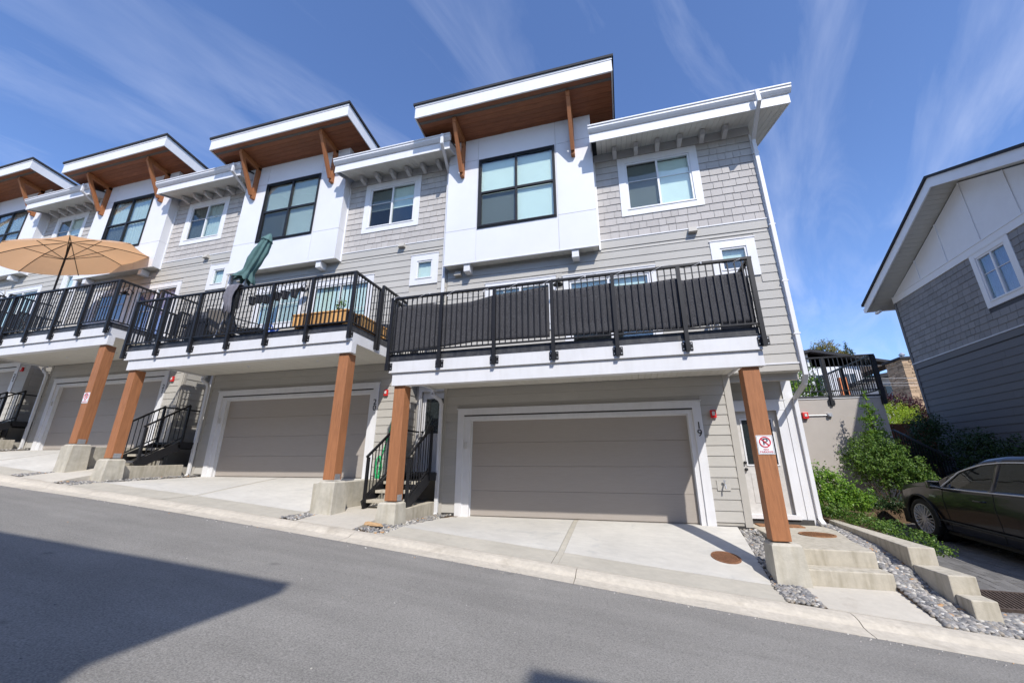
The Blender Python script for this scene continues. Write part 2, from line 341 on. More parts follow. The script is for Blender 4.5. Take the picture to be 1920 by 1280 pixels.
def shingle_rows(parent, x0, x1, z0, z1, holes, m=SHING, e=0.2, t=0.022, joined=False, y=0.0, seed=0, limit=10**9):
    rg = random.Random(seed); z = z0; mb = MB(); cnt = 0; n = 0
    rows = round((z1-z0)/e); e = (z1-z0)/rows
    for r in range(rows):
        z = z0+r*e; zz = z+e
        for s0, s1 in cut(x0, x1, z+0.02, zz-0.02, holes):
            a = s0
            while a < s1-0.01:
                w = rg.choice((0.17, 0.21, 0.25, 0.29)); b = min(a+w, s1)
                if s1-b < 0.07: b = s1
                dz = rg.choice((0, 0, 0.004, 0.008)); g = 0.0042
                if joined or n >= limit: mb.hexa([(a+g, y-t, z+dz), (b-g, y-t, z+dz), (b-g, y, z+dz), (a+g, y, z+dz), (a+g, y-.006, zz), (b-g, y-.006, zz), (b-g, y, zz), (a+g, y, zz)])
                else: piece('shingle', m, parent, a+g, b-g, y-t, y, z+dz, zz, 'lap')
                n += 1; a = b
    if mb.v: stuff(mb.build('shingle', m, parent))
def lerp(a, b, t): return a+(b-a)*t
def interp(x, tab):
    if x <= tab[0][0]: (x0, y0), (x1, y1) = tab[0], tab[1]
    elif x >= tab[-1][0]: (x0, y0), (x1, y1) = tab[-2], tab[-1]
    else:
        for (x0, y0), (x1, y1) in zip(tab, tab[1:]):
            if x0 <= x <= x1: break
    return y0+(y1-y0)*(x-x0)/(x1-x0)
A_TAB = [(-40, 3.02), (-30, 2.16), (-20, 1.30), (-12.7, .70), (-10.2, .525), (-8.0, .355), (-4.6, .06), (-1.55, -.225), (.67, -.44), (2.56, -.61), (3.58, -.70), (8, -1.08), (30, -2.9)]
B_TAB = [(-40, 3.12), (-30, 2.26), (-20, 1.40), (-14.0, .91), (-11.4, .665), (-8.73, .46), (-5.96, .222), (-4.37, .09), (-2.87, -.045), (-.89, -.23), (.68, -.38), (1.27, -.43), (2.23, -.51), (3.34, -.60), (3.93, -.645), (8, -1.0), (30, -2.8)]
def sm_i(x, tab): return sum(interp(x+d, tab)*w for d, w in ((-.9, .2), (-.45, .2), (0, .2), (.45, .2), (.9, .2)))
def zA(x): return sm_i(x, A_TAB)
def zB(x): return sm_i(x, B_TAB)
YA, YB = -3.40, -2.85
PITCH, RISE = 7.745, 0.785
def grid(name, m, x0, x1, nx, y0, y1, ny, fz, parent=None, smooth=True):
    mb = MB()
    for i in range(nx+1):
        for j in range(ny+1):
            x = lerp(x0, x1, i/nx); y = lerp(y0, y1, j/ny); mb.v.append((x, y, fz(x, y)))
    for i in range(nx):
        for j in range(ny):
            a = i*(ny+1)+j; mb.f.append((a, a+ny+1, a+ny+2, a+1))
    return mb.build(name, m, parent, smooth=smooth, fix=False)

# ------------------------------------------------------------ ground, road, curb
def ground_z(x, y):
    x2 = max(-45, min(40, x)); base = zA(x2)-0.75
    far = max(0.0, (math.hypot(x, y)-60)/60)
    return base if far == 0 else lerp(base, -6, min(1, far))
struct(grid('ground', SOIL, -600, 600, 120, -600, 600, 120, ground_z))
def road_z(x, y): return zA(x)+0.012*min(3.0, max(0, YA-y))-0.012*max(0, YA-3.5-y)
struct(grid('road', ASPH, -45, 32, 308, -10.6, YA, 10, road_z))
# pale concrete of the opposite side, behind the camera
struct(grid('far_pavement', APRON, -45, 32, 154, -16.0, -10.6, 6, lambda x, y: road_z(x, y)+0.01))
CP = [(-2.85, 0.0, 1), (-2.93, 0.012, 1), (-3.02, 0.008, 1), (-3.10, -0.012, 1), (-3.17, -0.012, .45), (-3.25, -0.004, .2), (-3.40, 0.003, 0), (-3.42, -0.15, 0)]
curb = MB(); joints = [-44, -38, -32, -26, -22.6, -19.4, -16.4, -13.3, -10.4, -7.55, -4.25, -0.72, 2.42, 5.4, 9, 14, 20, 31]
def curb_seg(x0, x1):
    mb = MB(); n = max(2, int((x1-x0)/0.35)); w = len(CP)+1
    for i in range(n+1):
        x = lerp(x0, x1, i/n)
        mb.v.append((x, YB+0.0, zB(x)-0.25))
        for y, dz, k in CP: mb.v.append((x, y, lerp(zA(x), zB(x), k)+dz))
    for i in range(n):
        for j in range(w-1):
            a = i*w+j; mb.f.append((a, a+1, a+w+1, a+w))
    mb.f.append(tuple(range(w-1, -1, -1))); mb.f.append(tuple(n*w+j for j in range(w)))
    return mb
cs = struct(link(bpy.data.objects.new('curb', None))); cs.empty_display_size = .2
for a, b in zip(joints, joints[1:]): curb_seg(a+0.005, b-0.005).build('curb_segment', CURB, cs, smooth=False)

# driveways, walks, gravel
def bil(n):
    """surface of the driveway of unit n in world coordinates"""
    ux, uz = -PITCH*n, RISE*n
    def f(x, y):
        t = max(0, min(1, y/-2.2)); zf = zB(x)+0.025
        if y < -2.2: return lerp(zf, zB(x)+0.002, (y+2.2)/(-.65))
        return lerp(uz-.01, zf, t**1.1)
    return f
def strip(name, m, f, xl, xr, y0, y1, ny, nx, thick=0.18, smooth=False):
    """slab with a surface f, side edges xl(y), xr(y)"""
    mb = MB(); w = nx+3
    for j in range(ny+1):
        y = lerp(y0, y1, j/ny); a, b = xl(y), xr(y)
        mb.v.append((a, y, f(a, y)-thick))
        for i in range(nx+1): x = lerp(a, b, i/nx); mb.v.append((x, y, f(x, y)))
        mb.v.append((b, y, f(b, y)-thick))
    for j in range(ny):
        for i in range(w-1):
            a = j*w+i; mb.f.append((a, a+w, a+w+1, a+1))
    mb.f.append(tuple(range(w))); mb.f.append(tuple(ny*w+i for i in range(w-1, -1, -1)))
    return mb.build(name, m, None, smooth=smooth)
UNITS = range(4)
for n in UNITS:
    ux, uz = -PITCH*n, RISE*n; f = bil(n); mid = ux-1.05
    xl = lambda y: ux-3.92+(0.10 if y > -.4 else 0)-0.25*max(0, (-y-2.0))
    xr = (lambda y: ux+2.02+0.07*y) if n == 0 else (lambda y: ux+1.79)
    struct(strip('driveway_joint', APRON, lambda x, y: f(x, y)-.006, lambda y: mid-.043, lambda y: mid+.043, 0.12, -2.845, 16, 1))
    for a, b in ((xl, lambda y: mid-0.05), (lambda y: mid+0.05, xr)):
        struct(strip('driveway', DRIVE, f, a, b, 0.12, -2.19, 14, 10))
        struct(strip('driveway_apron', APRON, f, a, b, -2.205, -2.845, 4, 10))
def walk_z(n):
    uz = RISE*n
    return lambda x, y: lerp(uz-.535, zB(x)+.003, max(0, min(1, (-1.4-y)/1.44)))
for n in (1, 2, 3):
    ux, uz = -PITCH*n, RISE*n
    struct(strip('walkway', WALK, walk_z(n), lambda y: ux+2.07+(0.12*max(0, -y-2.1)), lambda y: ux+3.33-(0.0 if y > -2.1 else .02), 0.85, -2.84, 12, 4, .3))

def pebbles(name, n, inside, zf, smin, smax, cols, x0, x1, y0, y1, label, sub=1, seed=1, layers=1.0):
    import bmesh
    rg = random.Random(seed); base = bmesh.new(); bmesh.ops.create_icosphere(base, subdivisions=sub, radius=1)
    bv = [v.co.copy() for v in base.verts]; bf = [tuple(v.index for v in f.verts) for f in base.faces]; base.free()
    V_, F_ = [], []; k = 0; tries = 0
    while k < n and tries < n*12:
        tries += 1
        x = rg.uniform(x0, x1); y = rg.uniform(y0, y1)
        if not inside(x, y): continue
        s = rg.uniform(smin, smax); sx, sy, sz = s*rg.uniform(.8, 1.35), s*rg.uniform(.7, 1.0), s*rg.uniform(.45, .7)
        mtx = Matrix.Rotation(rg.uniform(0, 6.28), 3, 'Z') @ Matrix.Rotation(rg.uniform(-.5, .5), 3, 'X') @ Matrix.Diagonal((sx, sy, sz))
        c = Vector((x, y, zf(x, y)+rg.uniform(-.2, 1.0)*smin*layers)); b = len(V_)
        V_ += [tuple(mtx @ v+c) for v in bv]; F_ += [tuple(i+b for i in f) for f in bf]; k += 1
    me = bpy.data.meshes.new(name); me.from_pydata(V_, [], F_); me.materials.append(cols)
    me.polygons.foreach_set('use_smooth', [True]*len(me.polygons))
    return stuff(link(bpy.data.objects.new(name, me)), label, 'gravel')
def pebmat():
    m = bpy.data.materials.new('river_pebble'); m.use_nodes = True; t = m.node_tree; b = t.nodes['Principled BSDF']; l = t.links.new
    g = t.nodes.new('ShaderNodeNewGeometry'); r = t.nodes.new('ShaderNodeValToRGB'); r.color_ramp.interpolation = 'CONSTANT'
    e = r.color_ramp.elements; e[0].position = 0; e[0].color = (0.18, 0.175, 0.17, 1); e[1].position = 0.94; e[1].color = (0.40, 0.24, 0.12, 1)
    for p, c in ((.14, (.23, .22, .21)), (.32, (.32, .30, .28)), (.46, (.17, .17, .172)), (.58, (.43, .41, .37)), (.70, (.28, .25, .21)), (.80, (.24, .235, .23)), (.90, (.56, .54, .50)), (.965, (.10, .10, .105))):
        q = e.new(p); q.color = (*c, 1)
    l(g.outputs['Random Per Island'], r.inputs[0]); l(r.outputs[0], b.inputs['Base Color']); b.inputs['Roughness'].default_value = 0.6
    return m
PEB = pebmat()
def bed_z(x, y): return interp(y, [(-2.9, zB(x)-.01), (-2.1, min(-.36, zB(x)+.2)), (-1.8, -.25), (-1.0, -.11), (0, -.06), (1, -.05)])
def bedright(x, y):
    if y > 1.1: return False
    if y > 0.2: return 3.72 < x < 3.95
    lo = interp(y, [(-2.85, 3.36), (-2.1, 3.36), (-1.8, 3.36), (-.9, 3.50), (0.2, 3.74)])
    hi = interp(y, [(-2.85, 4.95), (-2.60, 4.62), (-2.40, 4.05), (-2.39, 3.74), (-1.85, 3.70), (0.2, 3.89)])
    if y < -2.39: hi = interp(y, [(-2.85, 5.3), (-2.4, 4.5)])
    return lo < x < hi
pebbles('gravel', 4300, bedright, bed_z, .022, .043, PEB, 3.3, 5.4, -2.86, 1.1, 'grey and tan river pebbles between the steps and the stepped concrete curb', sub=2, seed=3)
struct(strip('gravel_bed_soil', SOIL, lambda x, y: bed_z(x, y)-.012, lambda y: 3.34 if y < -1.8 else interp(y, [(-1.8, 3.33), (.2, 3.7), (1.2, 3.7)]), lambda y: interp(y, [(-2.86, 5.35), (-2.40, 4.4)]) if y < -2.395 else interp(y, [(-2.39, 3.78), (-1.85, 3.74), (0.2, 3.92), (1.2, 4.0)]), 1.2, -2.86, 60, 6, .1))
def bedl(x, y):   # wedge between driveway 19 and landing
    return -2.12 < y < 0 and (2.03+.07*y) < x < interp(y, [(-2.1, 1.97), (-1.7, 1.97), (-1.69, 2.36), (0, 2.36)])
def bedl_z(x, y): return interp(y, [(-2.1, -.44), (-1.7, -.34), (0, -.07)])
pebbles('gravel', 900, bedl, bedl_z, .018, .034, PEB, 1.8, 2.4, -2.12, 0, 'pebble wedge between the double driveway and the end landing', sub=2, seed=5)
struct(grid('gravel_bed_soil', SOIL, 1.87, 2.38, 4, -2.13, .15, 10, lambda x, y: bedl_z(x, y)-.02))
def bedc(x, y): return (-2.84 < y < -2.12) and interp(y, [(-2.84, 1.83), (-2.12, 1.86)]) < x < interp(y, [(-2.84, 2.21), (-2.12, 2.23)])
pebbles('gravel', 420, bedc, lambda x, y: lerp(zB(x), -.46, (y+2.85)/.75)+.006, .018, .036, PEB, 1.8, 2.3, -2.84, -2.1, 'small patch of pebbles in front of the end post pedestal', sub=2, seed=6)
struct(grid('gravel_bed_soil', SOIL, 1.80, 2.30, 4, -2.86, -2.0, 6, lambda x, y: lerp(zB(x), -.46, (y+2.85)/.75)-.012))
for n in (1, 2, 3):   # patches by each alcove walk
    ux, uz = -PITCH*n, RISE*n
    zl = lambda x, y: lerp(zB(x), uz-.53, max(0, min(1, (y+2.85)/1.4)))
    wh = {1: 'first', 2: 'second', 3: 'third'}[n]
    pebbles('gravel', 260, lambda x, y: ux+1.80 < x < ux+2.06+.12*max(0, -y-2.1) and -2.83 < y < -2.08, lambda x, y: lerp(zB(x), uz-.6, max(0, (y+2.85)/1.4))+.004, .018, .034, PEB, ux+1.7, ux+2.3, -2.84, -2.05, 'pebbles left of the %s alcove walk from the right, at the foot of the low wall' % wh, sub=1, seed=20+n)
    pebbles('gravel', 700, lambda x, y: (ux+3.34 < x < ux+3.84+.1*max(0, -y-2.1) and -2.83 < y < -2.1) or (ux+3.55 < x < ux+3.86 and -2.1 <= y < -.05), lambda x, y: lerp(zB(x), uz-RISE*1.0-.0+.0, max(0, min(1, (y+2.85)/2.85)))+.012 if y > -2.1 else lerp(zB(x), bil(n-1)(x+.3, y), .5)+.01, .018, .034, PEB, ux+3.3, ux+4.0, -2.84, 0, 'pebbles right of the %s alcove walk from the right, round the left post pedestal' % wh, sub=1, seed=30+n)
    struct(grid('gravel_bed_soil', SOIL, ux+1.7, ux+2.25, 4, -2.86, -1.9, 6, lambda x, y: lerp(zB(x), uz-.6, max(0, (y+2.85)/1.4))-.015))
    struct(grid('gravel_bed_soil', SOIL, ux+3.30, ux+4.05, 5, -2.86, .1, 10, lambda x, y: lerp(zB(x), uz-RISE, max(0, min(1, (y+2.85)/2.85)))-.008))

rg = random.Random(77); gm_ = MB()
for k in range(520):
    x = rg.uniform(-14, 5); y = -3.40-abs(rg.gauss(0, .10)) if rg.random() < .75 else rg.uniform(-7.5, -3.4); s_ = rg.uniform(.003, .009); z = road_z(x, y)
    gm_.hexa([(x-s_, y-s_, z), (x+s_, y-s_, z), (x+s_, y+s_*.7, z), (x-s_, y+s_*.8, z), (x-s_*.5, y-s_*.5, z+s_), (x+s_*.6, y-s_*.4, z+s_), (x+s_*.5, y+s_*.3, z+s_), (x-s_*.5, y+s_*.4, z+s_)])
stuff(gm_.build('grit', PEB), 'loose grit and small stones scattered along the edge of the road', 'grit')
# landing and steps of the end unit
def poly_ob(name, m, poly, z0, z1, label, cat, bevel=.012):
    o = MB().prism(poly, z0, z1).build(name, m, None, bevel=bevel); tag(o, label, cat); return o
st = thing('front_steps', 'two broad concrete steps up to a landing beside the post with the sign', 'steps', (0, 0, 0))
MB().prism([(2.36, -1.8), (3.33, -1.8), (3.46, -.9), (3.72, .15), (3.72, .8), (2.36, .8)], -.6, -.04).build('landing', STEPC, st, bevel=.015)
MB().prism([(2.22, -2.1), (3.34, -2.1), (3.34, -1.805), (2.362, -1.805), (2.362, -1.74), (2.22, -1.74)], -.75, -.245).build('step', STEPC, st, bevel=.015)
struct(strip('walkway', WALK, lambda x, y: lerp(-.445, zB(x)+.003, (-2.105-y)/.74), lambda y: 2.235, lambda y: 3.35, -2.105, -2.842, 4, 4, .2))
cw = thing('stepped_curb_wall', 'low concrete wall stepping down in three blocks along the pebbles', 'wall', (0, 0, 0))
MB().prism([(3.69, -1.85), (4.0, -1.85), (4.06, .4), (4.12, 1.4), (3.99, 1.4), (3.88, .3)], -.9, .05).build('wall_block', STEPC, cw, bevel=.012)
MB().prism([(3.74, -2.41), (4.02, -2.41), (4.0, -1.853), (3.70, -1.853)], -1, -.16).build('wall_block', STEPC, cw, bevel=.012)
MB().prism([(3.75, -2.66), (4.00, -2.66), (4.02, -2.413), (3.76, -2.413)], -1, -.355).build('wall_block', STEPC, cw, bevel=.012)
# lane of pavers
def lane_z(x, y): return interp(y, [(-4.0, zA(x)-.0), (-2.85, zB(x)), (-2.2, -.48), (-1.4, -.38), (1.1, -.25), (6, .0), (12, .4)])
struct(strip('lane', mat('paver_joint', (0.06, 0.055, 0.05), 0.95, 30, 0.3), lambda x, y: lane_z(x, y)-.012, lambda y: interp(y, [(-2.85, 4.5), (-2.4, 4.1), (.4, 4.1), (2.0, 4.9), (3.6, 6.6), (9, 8)]), lambda y: 9.4, 9, -2.9, 30, 8, .3))
lane = struct(link(bpy.data.objects.new('paving', None)))
rg = random.Random(4); cnt = 0; rest = MB()
for r in range(64):
    x = 4.17+r*0.108
    y = -2.28-(r % 2)*.11
    while y < 5.5:
        y1 = y+.22; ym = y+.11
        if x > interp(ym, [(-2.85, 4.3), (-2.3, 4.17), (.4, 4.17), (2.0, 4.9), (3.6, 6.6), (9, 8)]) and x < 9.3:
            near = x < 5.9 and ym < 1.5
            z = lane_z(x, ym); zz = (lane_z(x, y1)-lane_z(x, y))/.22
            if near and cnt < 300:
                o = piece('paver', PAVE, lane, x+.002, x+.106, y+.002, y1-.002, z-.05, z+rg.uniform(0, .004)); o.rotation_euler = (math.atan(zz), 0, 0); cnt += 1
            else:
                rest.box(x+.003, x+.105, y+.003, y1-.003, z-.05, z+rg.uniform(-.002, .002))
        y = y1
stuff(rest.build('paver', PAVE, lane))
struct(strip('lane_edging', CURB, lambda x, y: lane_z(x, y)+.008, lambda y: interp(y, [(-2.3, 4.75), (-1.85, 4.03), (.4, 4.09)]) if y < .4 else 4.09, lambda y: interp(y, [(-2.3, 4.95), (-1.85, 4.17), (.4, 4.16)]) if y < .4 else 4.16, .3, -2.3, 16, 1, .2))
IRON = mat('dark_iron', (0.075, 0.055, 0.045), .8, 30, .3)
g = thing('drain_grate', 'dark rectangular iron grate at the foot of the stepped wall', 'grate', (4.42, -2.13, lane_z(4.42, -2.1)+.012), R(-6)); g.rotation_euler = (math.atan(.17), 0, R(-4))
MB().box(-.36, .36, -.25, .25, -.04, -.012).box(-.36, .36, -.25, -.22, -.012, .006).box(-.36, .36, .22, .25, -.012, .006).box(-.36, -.33, -.22, .22, -.012, .006).box(.33, .36, -.22, .22, -.012, .006).build('frame', IRON, g)
for k in range(16): piece('bar', IRON, g, -.325+k*.0415, -.325+k*.0415+.022, -.218, .218, -.012, .005)
# planting bed soil
def bedb_z(x, y): return interp(y, [(-1.8, -.05), (0, .0), (2, .10), (4.1, .22)])
struct(strip('planting_bed', SOIL, bedb_z, lambda y: 3.7 if y > 1.3 else (4.0 if y < -.3 else 3.95), lambda y: interp(y, [(-1.4, 4.05), (.2, 4.35), (2.0, 5.1), (3.2, 6.9), (4.2, 7.2)]), 4.2, -1.3, 16, 6, .3))

# round covers
def cover(x, y, z, r, m, label, tilt=(0, 0)):
    t = thing('manhole_cover', label, 'cover', (x, y, z)); t.rotation_euler = (tilt[0], tilt[1], 0)
    MB().lathe((0, 0, 0), [(0, .004), (r*.84, .004), (r*.86, -.004), (r*.88, .010), (r, .010), (r+.002, -.03)], 40).build('rim', m, t)
    mb = MB()
    for i in range(-6, 7):
        h = math.sqrt(max(0, (r*.8)**2-(i*r*.12)**2)); mb.box(i*r*.12-.008, i*r*.12+.008, -h, h, .004, .012)
    mb.build('raised_pattern', m, t)
f0 = bil(0)
cover(1.46, -1.49, f0(1.46, -1.49)+.004, .215, RUST, 'dark rusty round cover set in the double driveway', ((f0(1.46, -1.3)-f0(1.46, -1.7))/.4, -(f0(1.7, -1.49)-f0(1.2, -1.49))/.5))
cover(3.16, -.45, -.036, .27, RUSTO, 'bright orange rusted round cover on the landing by the end door')
mt = piece('door_mat', RUSTO, None, 2.50, 3.28, .33, .66, -.04, -.02); tag(mt, 'rust coloured mat in front of the end unit side door', 'mat')

# ------------------------------------------------------------ windows
def window(parent, x0, x1, z0, z1, tw=.11, trim=WHITE, frame=WHITE, y=0.0, style='slider', cover='blind', fw=.045, headcap=True, screen=-1, top_extra=0, split=None):
    """x0..z1 = outer edge of the trim; local coordinates on the plane y"""
    w = MB(); a, b, c, d = x0+tw, x1-tw, z0+tw, z1-tw-top_extra
    w.box(x0, a, y-.032, y, z0, z1).box(b, x1, y-.032, y, z0, z1).box(a, b, y-.030, y, z0, c).box(a, b, y-.030, y, d, z1)
    if headcap: w.box(x0-.015, x1+.015, y-.045, y, z1, z1+.022)
    w.box(a-.02, b+.02, y-.045, y-.03, c-.012, c+.012)
    wi = w.build('window', trim, parent)
    f = MB(); yo = y-.012; yi = y+.05
    f.box(a, a+fw, yo, yi, c, d).box(b-fw, b, yo, yi, c, d).box(a+fw, b-fw, yo, yi, c, c+fw).box(a+fw, b-fw, yo, yi, d-fw, d)
    A, B, Cc, D = a+fw, b-fw, c+fw, d-fw; panes = []
    if style == 'slider':
        mx_ = (A+B)/2 if split is None else split; f.box(mx_-.025, mx_+.025, yo, yi, Cc, D)
        zz = Cc+(D-Cc)*.60; f.box(A, mx_-.025, y+.004, y+.02, zz-.008, zz+.008).box(mx_+.025, B, y+.004, y+.02, zz-.008, zz+.008)
        panes = [(A, mx_-.02, Cc, D, GLASSD if screen == 0 else GLASS), (mx_+.02, B, Cc, D, GLASSD if screen == 1 else GLASS)]
    elif style == 'quad':
        mx_ = (A+B)/2; mz = (Cc+D)/2
        f.box(mx_-.03, mx_+.03, yo-.004, yi, Cc, D).box(A, mx_-.03, yo-.002, yi, mz-.03, mz+.03).box(mx_+.03, B, yo-.002, yi, mz-.03, mz+.03)
        f.box(A, A+.02, yo-.004, yi, Cc, mz-.03).box(A+.02, mx_-.03, yo-.004, yi, Cc, Cc+.02)
        panes = [(A, mx_-.03, Cc, mz-.03, GLASSD), (mx_+.03, B, Cc, mz-.03, GLASS), (A, mx_-.03, mz+.03, D, GLASS), (mx_+.03, B, mz+.03, D, GLASS)]
    else: panes = [(A, B, Cc, D, GLASS)]
    f.build('frame', frame, wi)
    for p in panes:
        MB().box(p[0], p[1], y+.022, y+.028, p[2], p[3]).build('pane', p[4], wi)
    # what hangs behind the glass
    if cover == 'slats':
        mb = MB(); z = Cc
        while z < D: mb.hexa([(A, y+.085, z), (B, y+.085, z), (B, y+.098, z+.030), (A, y+.098, z+.030), (A, y+.083, z+.001), (B, y+.083, z+.001), (B, y+.099, z+.032), (A, y+.099, z+.032)]); z += .034
        stuff(mb.build('blind_slat', BLIND, wi))
    if cover == 'blind': MB().box(A-.03, B+.03, y+.09, y+.095, Cc+(D-Cc)*.0, D).build('blind', BLIND, wi)
    if cover == 'half': MB().box(A-.03, B+.03, y+.09, y+.095, Cc+(D-Cc)*.45, D).build('blind', BLIND, wi)
    if cover in ('curtain', 'sheer'):
        mb = MB(); nx = 40
        for i in range(nx+1):
            x = lerp(A-.02, B+.02, i/nx); yy = y+.10+.018*math.sin(i*1.9); mb.v += [(x, yy, Cc-.02), (x, yy, D+.02)]
        for i in range(nx): mb.f.append((2*i, 2*i+2, 2*i+3, 2*i+1))
        mb.build('curtain', CURTP if cover == 'curtain' else mat('sheer_curtain', (.50, .53, .54), .8, 6, .12, stretch=(9, 9, .4)), wi, fix=False)
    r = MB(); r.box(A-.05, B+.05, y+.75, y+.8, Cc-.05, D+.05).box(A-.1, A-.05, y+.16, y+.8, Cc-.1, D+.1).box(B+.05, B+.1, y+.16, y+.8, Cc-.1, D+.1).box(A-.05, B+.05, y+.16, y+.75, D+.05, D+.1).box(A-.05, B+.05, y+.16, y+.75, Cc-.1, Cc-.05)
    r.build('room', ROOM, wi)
    return wi

def text_part(name, body, size, loc, m, parent, rot=(R(90), 0, 0), ext=.004, sx=1.0):
    cu = bpy.data.curves.new(name, 'FONT'); cu.body = body; cu.size = size; cu.extrude = ext; cu.align_x = 'CENTER'; cu.align_y = 'CENTER'; cu.offset = .0
    tmp = bpy.data.objects.new('tmp', cu); COL.objects.link(tmp)
    me = bpy.data.meshes.new_from_object(tmp.evaluated_get(bpy.context.evaluated_depsgraph_get())); bpy.data.objects.remove(tmp)
    me.materials.clear(); me.materials.append(m)
    o = link(bpy.data.objects.new(name, me), parent); o.location = loc; o.rotation_euler = rot; o.scale = (sx, 1, 1); return o
NUMM = mat('black_numeral', (0.015, 0.015, 0.015), 0.4)

# ------------------------------------------------------------ one townhouse
RAILX0 = [-4.46, -3.33, -2.20, -1.06, .07, 1.20, 2.335]
LABELS = ['end townhouse of the row with a dark screen on its balcony and a side door',
          'townhouse with wooden planters and a closed teal parasol on its balcony',
          'townhouse with the open tan parasol on its balcony',
          'leftmost townhouse, partly outside the photo, beyond the tan parasol']
def townhouse(n):
    ux, uz = -PITCH*n, RISE*n; H = thing('townhouse', LABELS[n], 'house', (ux, 0, uz), 0, 'row of stepped townhouses')
    XR = 3.66 if n == 0 else 3.45; J = n >= 3
    opA, opB = (-3.17, -1.28, 4.28, 5.70), (-1.11, 1.11, 3.30, 5.66)
    sw = (2.36, 3.29, 5.14, 6.085) if n == 0 else (2.29, 3.155, 5.145, 6.085)
    up = (.466, 2.41, 7.12, 8.90); gd = (-3.806, 1.666, -.1, 2.415); bw = (-3.345, -1.15, 7.245, 9.525)
    inner = lambda h, t=.08: (h[0]+t, h[1]-t, h[2]+t, h[3]-t)
    w = MB()
    solid_wall(w, -4.29, XR-.01, 2.97, 9.12, [inner(opA), inner(opB), inner(sw), inner(up), (-4.2, -.25, 6.3, 9.2)], 0.0, .16)
    solid_wall(w, -4.2, 2.29, -.6, 2.96, [(-3.5, 1.43, -.7, 2.17)], 0.0, .16)
    w.box(2.14, 2.29, .16, .8, -.6, 2.96)
    solid_wall(w, 2.14, 3.545 if n else 3.66, -.6, 2.96, [(2.50, 3.40, .1, 2.26)], .8, .95)
    w.box(-4.2, -4.05, .16, .95, -.6, 2.96)
    if n == 0: w.box(3.5, 3.648, .96, 9, -.6, 2.96).box(3.5, 3.648, .17, 9, 3.0, 9.0)
    w.box(-4.29, XR-.01, .17, .30, 2.80, 2.965)
    w.build('wall', TRIMG, H)
    # siding
    lap_rows(H, -4.13, 2.17, .06, 2.95, [gd], joined=J, seed=n)
    lap_rows(H, -4.28, XR-.03, 3.12, 6.28, [(opA[0]-.01, opA[1]+.01, opA[2], opA[3]), (opB[0]-.01, opB[1]+.01, opB[2], opB[3]), sw], joined=J, seed=n+10)
    piece('corner_board', TRIMG, H, 2.17, 2.30, -.03, 0, -.02, 2.955); piece('corner_board', TRIMG, H, -4.205, -4.13, -.028, 0, -.02, 2.955)
    piece('skirt_board', TRIMG, H, 2.31 if n == 0 else -4.28, XR, -.03, 0, 2.955, 3.09); piece('belt_flashing', WHITE, H, -4.28, XR, -.045, 0, 3.09, 3.12)
    piece('band_board', SIDING, H, -.14, XR, -.026, 0, 6.285, 6.50); piece('belt_flashing', WHITE, H, -.14, XR, -.042, 0, 6.50, 6.525)
    piece('foundation', DARKC, H, -4.19, -3.81, -.012, 0, -.35, .058); piece('foundation', DARKC, H, 1.67, 2.30, -.012, 0, -.35, .0)
    shingle_rows(H, -.14, XR-.02, 6.53, 8.92, [(up[0], up[1], up[2]+.0, up[3]+.05)], joined=J, seed=n+40)
    # alcove: side and back siding
    if n:
        z = .06-.6
        while z < 2.95:
            zz = min(2.95, z+.205); o = piece('siding_board', SIDING, H, 0, 1, 0, 1, 0, 1, 'lap'); o.scale = (.72, .02, zz-z-.001); o.rotation_euler = (0, 0, R(90)); o.location = (2.31, .44, (z+zz)/2); z = zz
        piece('corner_board', TRIMG, H, 2.29, 2.318, .0, .075, -.02, 2.955)
        MB().box(2.3, 3.545, .0, .8, 2.955, 2.975).build('alcove_soffit', OFFWH, H)
    else:
        lap_rows(H, 2.31, 3.64, 2.475, 2.95, [], y=.8)
        for k in range(9): piece('soffit_board', OFFWH, H, 2.31+k*.15, 2.31+k*.15+.146, .0, .8, 2.945, 2.957)
    # windows
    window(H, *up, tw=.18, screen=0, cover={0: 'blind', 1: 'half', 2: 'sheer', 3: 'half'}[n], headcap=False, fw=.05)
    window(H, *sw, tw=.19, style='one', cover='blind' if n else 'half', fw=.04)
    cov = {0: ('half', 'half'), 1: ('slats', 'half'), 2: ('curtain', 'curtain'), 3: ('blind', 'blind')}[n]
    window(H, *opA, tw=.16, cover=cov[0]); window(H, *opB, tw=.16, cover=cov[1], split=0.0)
    # bay
    YB_ = -.30
    bay = MB(); zt = 10.30
    solid_wall(bay, -4.28, -.16, 6.29, 10.42, [inner(bw, .0)], YB_+.012, YB_+.1)
    bay.box(-4.28, -4.18, YB_+.1, 5.8, 6.29, 10.35).box(-.26, -.16, YB_+.1, 5.8, 6.29, 10.35).box(-4.18, -.26, YB_+.1, 0, 6.29, 6.33)
    bo = bay.build('bay', GREYW, H)
    xs = [(-4.29, -3.381), (-3.369, -1.130), (-1.118, -.15)]
    for i, (a, b) in enumerate(xs):
        if i == 1: zs = [(6.27, 7.243), (9.527, 10.32)]
        else: zs = [(6.27, 7.279), (7.291, 9.550), (9.562, 10.32)]
        for c, d in zs: MB().box(a, b, YB_, YB_+.012, c, d).build('bay_panel', PANEL, bo)
    MB().box(-3.371, -3.345, YB_, YB_+.012, 7.243, 9.527).box(-1.15, -1.128, YB_, YB_+.012, 7.243, 9.527).build('bay_panel', PANEL, bo)
    for x0, x1 in ((-.16, -.15), (-4.29, -4.28)):
        for c, d in ((6.27, 7.281), (7.289, 9.552), (9.560, 10.32)): MB().box(x0, x1, YB_+.014, -.004, c, d).build('bay_panel', PANEL, bo)
        MB().box(x0, x1, 0, 5.8, 9.1, 10.30).build('bay_panel', PANEL, bo)
    MB().box(-.15, -.11, -.05, 0, 6.25, 8.92).build('corner_trim', WHITE, bo)
